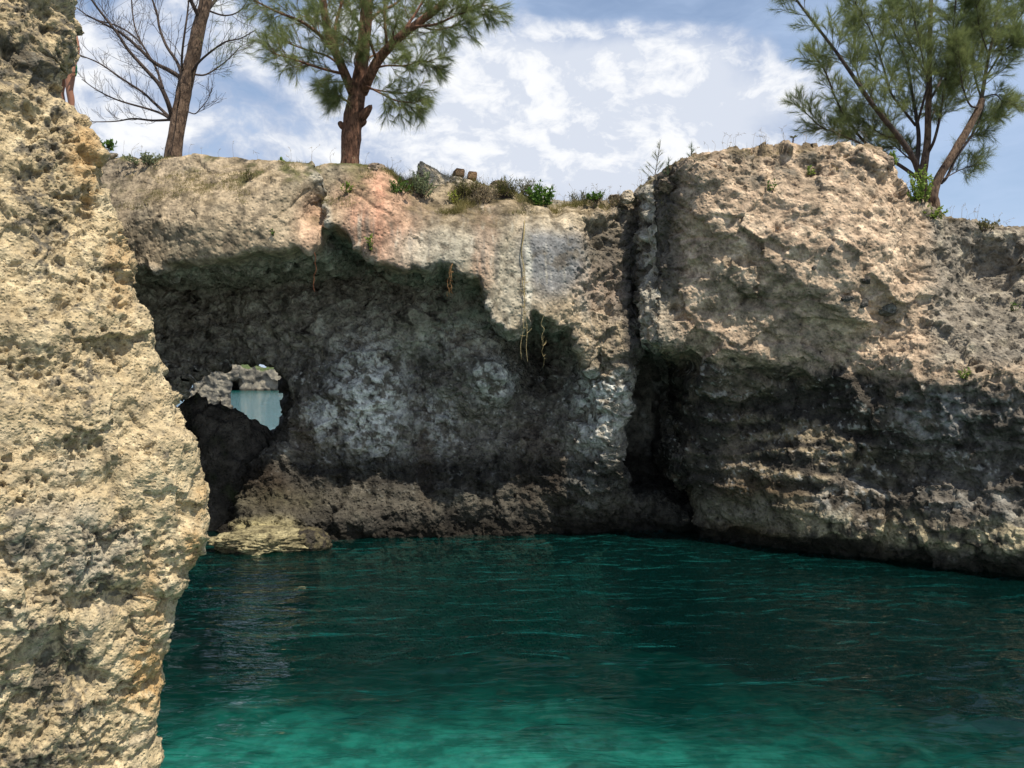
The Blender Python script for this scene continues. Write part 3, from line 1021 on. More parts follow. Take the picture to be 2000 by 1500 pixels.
    d += 0.02 * np.clip(0.6 - wl2, 0, 1)
    near = (V[:, 1] < 7.5)
    d = np.where(near, d, 0.06 * big)
    V2 = V + N * d[:, None]
    set_v(me, V2)
    m1 = fbm(V, 1.1, 4, 0.55, 220)
    m2 = fbm(V, 4.5, 4, 0.6, 221)
    m3 = fbm(V, 16.0, 4, 0.65, 222)
    m4 = fbm(V, 45.0, 2, 0.6, 223)
    px, py = photo(V2)
    C = np.empty((len(V), 3), np.float32)
    C[:] = (0.50, 0.395, 0.235)
    C = lerp(C, (0.63, 0.52, 0.33), sstep(0.0, 0.4, m2 - 0.3 * m3))
    C = lerp(C, (0.34, 0.27, 0.165), 0.8 * sstep(0.05, 0.4, -m2 + 0.5 * m3))
    C = lerp(C, (0.42, 0.385, 0.31), 0.7 * sstep(0.0, 0.35, -m1) * sstep(700, 1000, py))
    # black-grey lichen film in drifts
    zone = np.zeros(len(V), np.float32)
    for cx, cy, rx, ry, a in ((60, 90, 100, 120, 1.0), (120, 300, 60, 120, 0.75), (70, 420, 60, 120, 0.95), (150, 150, 40, 60, 0.6), (215, 560, 60, 110, 0.5), (110, 620, 80, 120, 0.45), (40, 760, 40, 70, 0.5),
                              (150, 760, 70, 90, 0.65), (110, 1330, 80, 120, 0.9), (200, 1130, 110, 110, 0.7), (40, 1050, 70, 80, 0.6), (60, 1480, 150, 40, 0.8), (240, 1000, 50, 80, .5), (330, 870, 50, 40, .45)):
        zone = np.maximum(zone, a * spot(px + 60 * m1, py + 60 * m2, cx, cy, rx, ry, 0, 0.8))
    film = sstep(0.02, 0.26, m2 * 0.6 + m3 * 0.65 + 0.25 * m4 - 0.34 + 0.64 * zone)
    C = lerp(C, (0.060, 0.053, 0.042), 0.9 * film)
    C = lerp(C, (0.20, 0.18, 0.14), 0.6 * sstep(0.0, 0.3, m3 + 0.3 * m4) * (0.4 + 0.6 * zone))
    # ochre and orange along the far edge
    orange = np.zeros(len(V), np.float32)
    for cx, cy, rx, ry, a in ((165, 300, 34, 60, 0.8), (290, 1320, 35, 70, 0.95), (235, 520, 25, 80, 0.5), (378, 1080, 16, 50, 0.8), (300, 1180, 26, 80, 0.45), (260, 1370, 20, 20, 0.8), (395, 980, 14, 60, 0.5),
                              (175, 360, 16, 50, .6)):
        orange = np.maximum(orange, a * spot(px + 30 * m2, py + 30 * m1, cx, cy, rx, ry, 0, 0.6))
    C = lerp(C, (0.46, 0.28, 0.11), 0.85 * orange * sstep(-0.35, 0.15, m3 + 0.1))
    C *= (1 + 0.25 * m4)[:, None]
    set_col(me, 'stain', np.clip(C, 0.01, 0.8))
    mat = rock_material('karst_limestone', 17.0, 0.03, 0.36, 36.0, 0.45)
    return tag(link('near_cliff', me, mat), 'sunlit cream and black pitted limestone rock at the left, close to the camera', kind='structure')


near_cliff = near_rock()


# ------------------------------------------------------------------ sea and sea bed
def seabed():
    xs = axis((-400, -40, 60), (-40, -10, 3), (-10, 14, 0.3), (14, 40, 3), (40, 400, 60))
    ys = axis((-40, 0, 3), (0, 22, 0.3), (22, 60, 4), (60, 700, 80))
    X, Y = np.meshgrid(xs, ys, indexing='ij')
    P = np.stack([X.ravel(), Y.ravel(), np.zeros(X.size)], 1)
    near = sstep(40, 20, np.abs(P[:, 1]))
    # sand shoal near the viewer falling off to a rocky gully under the cliff
    gx = P[:, 0] + 0.8 * fbm(P, 0.25, 3, 0.5, 300)
    gy = P[:, 1] + 1.6 * fbm(P, 0.3, 3, 0.5, 301)
    line = np.interp(gx, [-6, -3, 0, 3, 6, 9], [15.6, 16.4, 16.2, 15.2, 14.4, 13.2])
    deep = sstep(-6.0, -0.4, gy - line)
    z = -1.9 - 0.7 * deep - 5 * (1 - near) + 0.25 * fbm(P, 0.7, 3, 0.5, 302) + 0.2 * deep * ridged(P, 0.9, 3, 0.5, 303)
    rock = sstep(0.12, 0.35, fbm(P, 0.75, 4, 0.6, 304)) * 0.8
    z += 0.2 * rock
    P[:, 2] = z
    nx, ny = X.shape
    idx = np.arange(nx * ny).reshape(nx, ny)
    F = np.stack([idx[:-1, :-1].ravel(), idx[1:, :-1].ravel(), idx[1:, 1:].ravel(), idx[:-1, 1:].ravel()], 1)
    me = mesh_np('seabed', P, F)
    dark_bed = np.clip(np.maximum(deep * 0.97, rock), 0, 1)
    C = np.empty((len(P), 3), np.float32)
    C[:] = (0.29, 0.28, 0.23)
    C = lerp(C, (0.016, 0.022, 0.019), np.sqrt(dark_bed))
    C = lerp(C, (0.04, 0.05, 0.045), np.maximum(1 - near, np.maximum(sstep(12, 16, np.abs(P[:, 0])), sstep(3, -1, P[:, 1]))))  # unseen outer bed darkened to weaken green light bounced onto the rock
    set_col(me, 'stain', C)
    m, nt, bs, out = new_mat('sea_bed_sand')
    at = nt.node('ShaderNodeAttribute', attribute_name='stain')
    tc = nt.node('ShaderNodeTexCoord')
    n = nt.noise(tc.outputs['Object'], 2.3, 6, 0.6)
    k = nt.smooth(n, 0.35, 0.65, 0.55, 1.25)
    comb = nt.node('ShaderNodeCombineColor')
    for s in range(3):
        nt.l.new(k, comb.inputs[s])
    nt.l.new(nt.mix(1.0, at.outputs['Color'], comb.outputs[0], 'MULTIPLY'), bs.inputs['Base Color'])
    bs.inputs['Roughness'].default_value = 1.0
    bs.inputs['Specular IOR Level'].default_value = 0.0
    return tag(link('seabed', me, m), 'pale sandy sea bed falling and darkening toward the cliff', kind='structure')


def sea():
    xs = axis((-900, -60, 120), (-60, -12, 4), (-12, -5, 0.3), (-5.2, 9.5, 0.06), (9.5, 16, 0.3), (16, 60, 4), (60, 900, 120))
    ys = axis((-60, -6, 6), (-6, 4, 0.5), (4, 16.8, 0.055), (16.8, 24, 0.25), (24, 60, 2.5), (60, 1500, 120))
    X, Y = np.meshgrid(xs, ys, indexing='ij')
    P = np.stack([X.ravel(), Y.ravel(), np.zeros(X.size)], 1)
    c, s = math.cos(0.25), math.sin(0.25)
    u = np.stack([P[:, 0] * c + P[:, 1] * s, -P[:, 0] * s + P[:, 1] * c, P[:, 2]], 1)
    wv = u * np.array([0.55, 1.0, 1.0])
    w1 = perlin(wv + np.array([0, 0, 0.3]), 0.75, 310)
    w2 = 1 - 2 * np.abs(perlin(wv + 0.12 * w1[:, None], 1.5, 311))
    w3 = 1 - 2 * np.abs(perlin(wv * np.array([1.0, 1.0, 1.0]) + 0.1 * w2[:, None], 3.3, 312))
    inn = sstep(20, 14, P[:, 1]) * sstep(-4, 1, P[:, 1]) * sstep(14, 10, np.abs(P[:, 0]))
    # waves steepened along the near rock and right side, shaped for sky glints
    back = np.exp(-((P[:, 0] + 3.35 + 0.33 * (P[:, 1] - 9)) / 0.8) ** 2) * sstep(4.5, 6, P[:, 1]) * sstep(14.8, 13.0, P[:, 1])
    chop = sstep(3.2, 5.2, P[:, 0] + 0.35 * (8 - P[:, 1])) * sstep(11.0, 8.0, P[:, 1])
    a = 1.15 + 0.45 * back + 1.5 * chop
    z = inn * a * (0.034 * w1 + 0.022 * w2 + 0.007 * w3) * (0.45 + 0.9 * sstep(-0.35, 0.35, fbm(P, 0.35, 2, 0.5, 315)))
    P[:, 2] = z
    nx, ny = X.shape
    idx = np.arange(nx * ny).reshape(nx, ny)
    F = np.stack([idx[:-1, :-1].ravel(), idx[1:, :-1].ravel(), idx[1:, 1:].ravel(), idx[:-1, 1:].ravel()], 1)
    # close the body of water downward so its depth colours the light
    ring = np.concatenate([idx[:, 0], idx[-1, 1:], idx[-2::-1, -1], idx[0, -2:0:-1]])
    nb = len(P)
    low = P[ring].copy()
    low[:, 2] = -14
    P = np.concatenate([P, low])
    m_ = len(ring)
    r2 = np.arange(m_)
    side = np.stack([ring[r2], nb + r2, nb + (r2 + 1) % m_, ring[(r2 + 1) % m_]], 1)
    me = bpy.data.meshes.new('sea')
    faces = np.concatenate([F, side])
    me2 = mesh_np('sea', P, faces)
    import bmesh
    bm = bmesh.new()
    bm.from_mesh(me2)
    bm.verts.ensure_lookup_table()
    bm.faces.new([bm.verts[nb + k] for k in range(m_)][::-1])
    bmesh.ops.recalc_face_normals(bm, faces=bm.faces[:])
    for f in bm.faces:
        f.smooth = True
    bm.to_mesh(me2)
    bm.free()
    bpy.data.meshes.remove(me)
    m, nt, bs, out = new_mat('sea_water')
    nt.n.remove(bs)
    tc = nt.node('ShaderNodeTexCoord')
    v = nt.vmath('MULTIPLY', tc.outputs['Object'], (0.42, 1.35, 1.0))
    n1 = nt.noise(v, 1.9, 3, 0.5, dist=0.8)
    n2 = nt.noise(v, 9.0, 2, 0.5, dist=0.4)
    h = nt.math('ADD', n1, nt.math('MULTIPLY', n2, 0.16))
    swell = nt.noise(nt.vmath('MULTIPLY', tc.outputs['Object'], (0.07, 0.26, 1.0)), 1.0, 5, 0.6)
    h = nt.math('ADD', h, nt.math('MULTIPLY', swell, 3.0))
    nrm = nt.bump(h, 0.65, 0.12)
    fr = nt.node('ShaderNodeFresnel')
    fr.inputs['IOR'].default_value = 1.33
    nt.l.new(nrm, fr.inputs['Normal'])
    gl = nt.node('ShaderNodeBsdfGlossy')
    gl.inputs['Roughness'].default_value = 0.012
    nt.l.new(nrm, gl.inputs['Normal'])
    tr = nt.node('ShaderNodeBsdfTransparent')
    tr.inputs['Color'].default_value = rgb(0.93, 1.0, 0.98)
    df = nt.node('ShaderNodeBsdfDiffuse')
    df.inputs['Color'].default_value = rgb(0.010, 0.115, 0.105)
    nt.l.new(nrm, df.inputs['Normal'])
    body = nt.node('ShaderNodeMixShader')
    geo = nt.node('ShaderNodeNewGeometry')
    sp = nt.node('ShaderNodeSeparateXYZ')
    nt.l.new(geo.outputs['Incoming'], sp.inputs[0])
    # the flatter one looks into the water the longer the path and the more of its own scattered blue is seen
    nt.l.new(nt.math('ADD', nt.smooth(nt.math('ABSOLUTE', sp.outputs['Z']), 0.165, 0.06, 0.0, 0.72), 0.065), body.inputs[0])
    nt.l.new(tr.outputs[0], body.inputs[1])
    nt.l.new(df.outputs[0], body.inputs[2])
    mx = nt.node('ShaderNodeMixShader')
    nt.l.new(fr.outputs[0], mx.inputs[0])
    nt.l.new(body.outputs[0], mx.inputs[1])
    nt.l.new(gl.outputs[0], mx.inputs[2])
    nt.l.new(mx.outputs[0], out.inputs['Surface'])
    ab = nt.node('ShaderNodeVolumeAbsorption')
    ab.inputs['Color'].default_value = rgb(0.10, 0.80, 0.795)
    ab.inputs['Density'].default_value = 0.5
    nt.l.new(ab.outputs[0], out.inputs['Volume'])
    return tag(link('sea', me2, m), 'clear teal sea water, dark under the cliff and bright green near the camera', kind='structure')


seabed()
sea()


# ------------------------------------------------------------------ far rocks seen through the arch
def far_rock(name, label, body, notch, D, thick, green_top, seed):
    x = [P3(p[0], p[1], D)[0] for p in body]
    z = [P3(p[0], p[1], D)[2] for p in body]
    st = (max(x) - min(x)) / 42
    xs = axis((min(x) - 4 * st - 0.42 * thick, max(x) + 4 * st, st))
    ys = axis((D - 4 * st, D + thick, st * 1.5))
    zs = axis((-2.0, max(z) + 4 * st, st))
    X, Z = np.meshgrid(xs, zs, indexing='ij')
    pp = np.stack([X.ravel(), 0 * X.ravel(), Z.ravel()], 1)
    wx = X + (3 * st * fbm(pp, 0.2 / st, 3, 0.6, seed)).reshape(X.shape)
    wz = Z + (3 * st * fbm(pp, 0.2 / st, 3, 0.6, seed + 1)).reshape(X.shape)
    S = np.empty((len(xs), len(ys), len(zs)), np.float32)
    for j, y in enumerate(ys):
        sh = 0.42 * max(0, y - D)
        b = poly_sd(list(zip(x, z)), wx + sh, wz)
        s = smax(b + 0.06 * max(0, y - D), D - y + 0 * b, 2 * st)
        if notch and y < D + thick * 0.6:
            s = np.maximum(s, -poly_sd(wpoly(notch, D), wx + sh, wz))
        S[:, j] = np.maximum(s, y - D - thick + 3 * st)
    S[0] = S[-1] = 1
    S[:, 0] = S[:, -1] = 1
    S[:, :, 0] = S[:, :, -1] = 1
    V, F = surface_nets(S, xs, ys, zs)
    me = subdivide(mesh_np(name, V, F), 1)
    V, N = get_v(me), get_n(me)
    d = st * (1.6 * ridged(V, 0.07 / st, 4, 0.6, seed + 3) + 0.8 * fbm(V, 0.4 / st, 3, 0.6, seed + 4) + 2.0 * facet(V, 0.11 / st, seed + 6))
    set_v(me, V + N * d[:, None])
    m2 = fbm(V, 0.3 / st, 4, 0.6, seed + 5)
    C = np.empty((len(V), 3), np.float32)
    C[:] = (0.25, 0.225, 0.175)
    C = lerp(C, (0.11, 0.105, 0.09), sstep(-0.2, 0.25, m2))
    C = lerp(C, (0.34, 0.30, 0.22), 0.7 * sstep(0.15, 0.4, -m2))
    C = lerp(C, (0.07, 0.095, 0.035), sstep(0.4, 0.75, N[:, 2]) * sstep(green_top - 1.2, green_top, V[:, 2]))
    C = lerp(C, (0.045, 0.04, 0.032), sstep(0.5, 0.2, V[:, 2]))
    set_col(me, 'stain', C)
    return tag(link(name, me, rock_material(name + '_stone', 1.2, 0.15, 0.3, 2.0, 0.4)), label, kind='structure')


far_rock('sea_stack', 'pale rock stack with green on top seen through the arch, left of the far water',
         [(330, 690), (455, 700), (462, 735), (448, 742), (446, 770), (452, 795), (450, 830), (330, 830), (365, 790), (372, 770), (384, 760)], None, 78.0, 12.0, 5.0, 400)
far_rock('islet', 'low pale rock islet with a dark sea cave beyond the water in the arch',
         [(425, 712), (445, 717), (462, 710), (478, 716), (492, 712), (512, 721), (535, 719), (558, 730), (580, 745), (592, 762), (590, 780), (425, 780)],
         [(440, 800), (440, 742), (455, 740), (470, 741), (474, 750), (472, 766), (480, 800)], 200.0, 22.0, 5.2, 420)


# ------------------------------------------------------------------ finding places on the rock
_surf = []
for _o in (arch_cliff, head_cliff, near_cliff):
    _v = get_v(_o.data)
    _n = get_n(_o.data)
    _k = (_v[:, 1] > 2) & (_v[:, 1] < 19) & (_v[:, 2] > -0.3)
    _surf.append((_v[_k], _n[_k]))
SV = np.concatenate([a for a, b in _surf[:2]])
SN = np.concatenate([b for a, b in _surf[:2]])
SPX, SPY = photo(SV)


def on_face(px, py, r=9):
    """the rock surface point met first when looking toward a photo pixel"""
    m = (np.abs(SPX - px) < r) & (np.abs(SPY - py) < r)
    i = np.nonzero(m)[0]
    if len(i) == 0:
        return on_face(px, py, r * 2)
    j = i[np.argmin(SV[i, 1])]
    return SV[j].copy(), SN[j].copy()


def on_top(px, y=None, depth=0.4):
    """the cliff's upper edge at a photo column; y fixes the distance"""
    m = np.abs(SPX - px) < 12
    i = np.nonzero(m)[0]
    if y is not None:
        k = i[np.abs(SV[i, 1] - y) < 0.25]
        if len(k):
            i = k
            j = i[np.argmax(SV[i, 2])]
            return SV[j].copy()
    j = i[np.argmin(SPY[i])]
    return SV[j].copy()


def top_z(x, y):
    m = (np.abs(SV[:, 0] - x) < 0.12) & (np.abs(SV[:, 1] - y) < 0.12)
    return float(SV[m, 2].max()) if m.any() else None


# ------------------------------------------------------------------ mesh builder for plants
class MB:
    def __init__(self):
        self.v, self.f3, self.f4, self.n = [], [], [], 0

    def tube(self, pts, rad, sides=6):
        pts = np.asarray(pts, np.float64)
        n = len(pts)
        rad = np.broadcast_to(np.asarray(rad, np.float64), (n,))
        T = np.gradient(pts, axis=0)
        T /= np.linalg.norm(T, axis=1)[:, None] + 1e-12
        ref = np.array([0.0, 0, 1]) if abs(T[0, 2]) < 0.9 else np.array([1.0, 0, 0])
        ring = []
        a = np.linspace(0, 2 * math.pi, sides, endpoint=False)
        U = np.cross(T[0], ref)
        U /= np.linalg.norm(U)
        for k in range(n):
            U = U - T[k] * U.dot(T[k])
            U /= np.linalg.norm(U) + 1e-12
            W = np.cross(T[k], U)
            ring.append(pts[k] + rad[k] * (np.cos(a)[:, None] * U + np.sin(a)[:, None] * W))
        V = np.concatenate(ring + [pts[-1:] + T[-1:] * rad[-1]])
        i = np.arange(sides)
        for k in range(n - 1):
            a0 = self.n + k * sides
            b0 = a0 + sides
            self.f4.append(np.stack([a0 + i, a0 + (i + 1) % sides, b0 + (i + 1) % sides, b0 + i], 1))
        a0 = self.n + (n - 1) * sides
        tip = self.n + n * sides
        self.f3.append(np.stack([a0 + i, a0 + (i + 1) % sides, np.full(sides, tip)], 1))
        self.v.append(V)
        self.n += len(V)

    def tris(self, V):
        """V (m,3,3)"""
        m = len(V)
        self.v.append(V.reshape(-1, 3))
        self.f3.append(self.n + np.arange(m * 3).reshape(m, 3))
        self.n += m * 3

    def quads(self, V):
        m = len(V)
        self.v.append(V.reshape(-1, 3))
        self.f4.append(self.n + np.arange(m * 4).reshape(m, 4))
        self.n += m * 4

    def empty(self):
        return self.n == 0

    def build(self, name, mat, parent=None, origin=None, smooth=True):
        V = np.concatenate(self.v)
        o0 = np.zeros(3) if origin is None else np.asarray(origin)
        V = V - o0
        me = bpy.data.meshes.new(name)
        f3 = np.concatenate(self.f3) if self.f3 else np.zeros((0, 3), int)
        f4 = np.concatenate(self.f4) if self.f4 else np.zeros((0, 4), int)
        me.vertices.add(len(V))
        me.vertices.foreach_set('co', np.ascontiguousarray(V, np.float32).ravel())
        nl = f3.size + f4.size
        me.loops.add(nl)
        me.loops.foreach_set('vertex_index', np.concatenate([f3.ravel(), f4.ravel()]).astype(np.int32))
        me.polygons.add(len(f3) + len(f4))
        st = np.concatenate([np.arange(len(f3)) * 3, f3.size + np.arange(len(f4)) * 4]).astype(np.int32)
        me.polygons.foreach_set('loop_start', st)
        me.update(calc_edges=True)
        if smooth:
            me.polygons.foreach_set('use_smooth', np.ones(len(me.polygons), bool))
        o = link(name, me, mat, parent)
        if parent is None:
            o.location = o0
        return o


def empty(name, loc):
    o = bpy.data.objects.new(name, None)
    COL.objects.link(o)
    o.location = loc
    o.empty_display_size = 0.2
    return o


def smooth_line(pts, n=24):
    """Catmull-Rom through points"""
    p = np.asarray(pts, np.float64)
    if len(p) == 2:
        t = np.linspace(0, 1, n)[:, None]
        return p[0] + (p[1] - p[0]) * t
    p = np.concatenate([2 * p[:1] - p[1:2], p, 2 * p[-1:] - p[-2:-1]])
    out = []
    seg = len(p) - 3
    for t in np.linspace(0, seg, n):
        k = min(int(t), seg - 1)
        u = t - k
        a, b, c, d = p[k:k + 4]
        out.append(0.5 * (2 * b + (c - a) * u + (2 * a - 5 * b + 4 * c - d) * u * u + (3 * b - 3 * c + d - a) * u ** 3))
    return np.array(out)


def unit(v):
    return v / (np.linalg.norm(v, axis=-1, keepdims=True) + 1e-12)


RNG = np.random.default_rng(11)


def bark_material(name, dark, light, scale):
    m, nt, bs, out = new_mat(name)
    tc = nt.node('ShaderNodeTexCoord')
    v = nt.vmath('MULTIPLY', tc.outputs['Object'], (1.0, 1.0, 0.28))
    n1 = nt.noise(v, scale, 6, 0.65, dist=0.5)
    n2 = nt.noise(tc.outputs['Object'], scale * 0.35, 3, 0.5)
    f = nt.smooth(nt.math('ADD', nt.math('MULTIPLY', n1, 0.7), nt.math('MULTIPLY', n2, 0.4)), 0.42, 0.66)
    nt.l.new(nt.mix(f, rgb(*dark), rgb(*light)), bs.inputs['Base Color'])
    nt.l.new(nt.bump(n1, 1.0, 0.05), bs.inputs['Normal'])
    bs.inputs['Roughness'].default_value = 0.95
    return m


def leaf_material(name, c1, c2, gloss=0.4, trans=0.35, scale=3.0):
    m, nt, bs, out = new_mat(name)
    tc = nt.node('ShaderNodeTexCoord')
    geo = nt.node('ShaderNodeNewGeometry')
    n = nt.noise(tc.outputs['Object'], scale, 3, 0.6)
    f = nt.math('ADD', nt.math('MULTIPLY', nt.smooth(n, 0.3, 0.7), 0.6), nt.math('MULTIPLY', geo.outputs['Random Per Island'], 0.5))
    c = nt.mix(f, rgb(*c1), rgb(*c2))
    nt.l.new(c, bs.inputs['Base Color'])
    bs.inputs['Roughness'].default_value = 1 - gloss * 0.9
    tl = nt.node('ShaderNodeBsdfTranslucent')
    nt.l.new(c, tl.inputs['Color'])
    mx = nt.node('ShaderNodeMixShader')
    mx.inputs[0].default_value = trans
    nt.l.new(bs.outputs[0], mx.inputs[1])
    nt.l.new(tl.outputs[0], mx.inputs[2])
    nt.l.new(mx.outputs[0], out.inputs['Surface'])
    return m


BARK_GREY = bark_material('grey_brown_bark', (0.055, 0.036, 0.026), (0.20, 0.135, 0.092), 26.0)
BARK_RED = bark_material('red_brown_bark', (0.065, 0.034, 0.022), (0.25, 0.13, 0.082), 24.0)
TWIG = bark_material('twig_bark', (0.045, 0.034, 0.030), (0.10, 0.075, 0.062), 30.0)
NEEDLE = leaf_material('casuarina_needles', (0.12, 0.165, 0.06), (0.27, 0.30, 0.115), 0.35, 0.48, 1.6)
NEEDLE_DRY = leaf_material('young_needles', (0.15, 0.19, 0.09), (0.28, 0.27, 0.13), 0.3, 0.3, 4.0)


def needles(mb, line, per_m, length, width, spread, droop, t0=0.0):
    """fine needles set along a twig, swept forward and hanging a little"""
    seg = np.linalg.norm(np.diff(line, axis=0), axis=1)
    L = seg.sum()
    n = int(per_m * L) + 1
    cum = np.concatenate([[0], np.cumsum(seg)])
    s = (t0 + (1 - t0) * RNG.random(n) ** 0.8) * L
    base = np.stack([np.interp(s, cum, line[:, k]) for k in range(3)], 1)
    k = np.clip(np.searchsorted(cum, s) - 1, 0, len(line) - 2)
    tan = unit(line[k + 1] - line[k])
    d = unit(tan + spread * RNG.normal(size=(n, 3)) * 0.6)
    ln = length * (0.55 + 0.75 * RNG.random(n))[:, None]
    tip = base + d * ln + np.array([0, 0, -1.0]) * droop * ln
    side = unit(np.cross(d, RNG.normal(size=(n, 3)))) * width
    mb.tris(np.stack([base - side * 0.75, base + side * 0.75, tip], 1))


def branchlets(wood, leaf, line, rad, n, length, lift, out_dir, opt, t0=0.25, depth=1):
    """side twigs along a limb, each with finer twigs and needles"""
    m = len(line)
    for k in range(n):
        t = t0 + (1 - t0) * (k + RNG.random()) / n
        i = min(int(t * (m - 1)), m - 2)
        p = line[i] + (line[i + 1] - line[i]) * (t * (m - 1) - i)
        tan = unit(line[i + 1] - line[i])
        r = RNG.normal(size=3)
        r -= tan * r.dot(tan)
        d = unit(tan * (0.75 + 0.5 * RNG.random()) + unit(r) * (0.7 + 0.5 * RNG.random()) + np.array(out_dir) * 0.3 + np.array([0, 0, lift]))
        L = length * (0.55 + 0.75 * RNG.random()) * (1.1 - 0.5 * t)
        bend = RNG.normal(size=3) * 0.16 + np.array([0, 0, opt.get('curl', 0.12)])
        s = np.linspace(0, 1, 7)[:, None]
        sub = p + d * L * s + bend * L * s * s + 0.02 * L * RNG.normal(size=(7, 3)) * s
        r0 = max(0.0035, min(rad * 0.45, 0.012 * L + 0.002)) * opt.get('twig', 1.0)
        wood.tube(sub, np.linspace(r0, 0.0022, 7), 4)
        if depth > 0:
            branchlets(wood, leaf, sub, r0, opt['fine'], length * 0.5, lift * 0.6, out_dir, opt, 0.2, depth - 1)
        if leaf is not None and RNG.random() < opt.get('leafy', 1.0):
            needles(leaf, sub, opt['dens'] * (1.0 if depth == 0 else 0.55), opt['nl'], opt['nw'], opt['spread'], opt['droop'], 0.15)


def limb_line(spec, D, n=22, wob=0.02):
    pts = [P3(a, b, D + (c if len(q) > 2 else 0.0)) for q in spec for a, b, c in [(q[0], q[1], q[2] if len(q) > 2 else 0.0)]]
    ln = smooth_line(pts, n)
    L = np.linalg.norm(np.diff(ln, axis=0), axis=1).sum()
    ph = RNG.random(3) * 9
    t = np.linspace(0, 1, n)
    for k in range(3):
        ln[:, k] += wob * L * 0.25 * np.sin(t * 9 + ph[k]) * t * (1 - t) * 2
    return ln


def taper(w0, w1, D, n):
    return np.linspace(w0, w1, n) / 2 * D / FPX


def trunk_mesh(mb, line, rad, seed, sides=20):
    """trunk with a lumpy, fluted surface and a flared foot"""
    n = len(line)
    start = mb.n
    mb.tube(line, rad, sides)
    V = mb.v[-1]
    c = np.repeat(line, sides, axis=0)
    out = V[:n * sides] - c
    f = 1 + 0.16 * fbm(V[:n * sides] * np.array([7, 7, 2.0]), 1.0, 3, 0.55, seed) + 0.10 * fbm(V[:n * sides] * np.array([20, 20, 6.0]), 1.0, 2, 0.5, seed + 2)
    V[:n * sides] = c + out * f[:, None]


def tree(name, label, cat, D, base, trunk, tw, limbs, bark, limb_bark, opt, group):
    root = empty(name, base)
    tag(root, label, cat, group)
    mb = MB()
    tl = limb_line(trunk, D, 40, 0.0)
    tl = np.concatenate([[tl[0] + np.array([0, 0, -0.5])], tl])
    rad = np.interp(np.linspace(0, 1, 41), np.linspace(0, 1, len(tw)), tw) / 2 * D / FPX
    trunk_mesh(mb, tl, rad, opt.get('seed', 1))
    for st in opt.get('stubs', []):
        ln = limb_line(st[0], D, 5, 0)
        mb.tube(ln, taper(st[1], st[2], D, 5), 9)
    t_ob = mb.build('trunk', bark, root, base)
    for spec in limbs:
        w0, w1 = spec['w']
        ln = limb_line(spec['p'], D, 24, spec.get('wob', 0.03))
        wood, leaf = MB(), MB()
        wood.tube(ln, taper(w0, w1, D, 24), 10)
        o2 = dict(opt)
        o2.update(spec.get('opt', {}))
        lf = leaf if o2.get('dens', 0) > 0 else None
        branchlets(wood, lf, ln, w0 / 2 * D / FPX, int(spec.get('n', 10) * o2.get('nmul', 1.15)), spec.get('len', 0.8), spec.get('lift', 0.15), spec.get('out', (0, 0, 0)), o2,
                   spec.get('t0', 0.25), o2.get('levels', 1))
        if lf is not None and spec.get('tip', True):
            needles(leaf, ln[14:], o2['dens'] * 0.6, o2['nl'], o2['nw'], o2['spread'], o2['droop'])
        lo = wood.build('limb', limb_bark, root, base)
        if lf is not None and not leaf.empty():
            leaf.build('foliage', NEEDLE, lo, base, smooth=False)
    return root


TREES = 'casuarina trees on the cliff top'
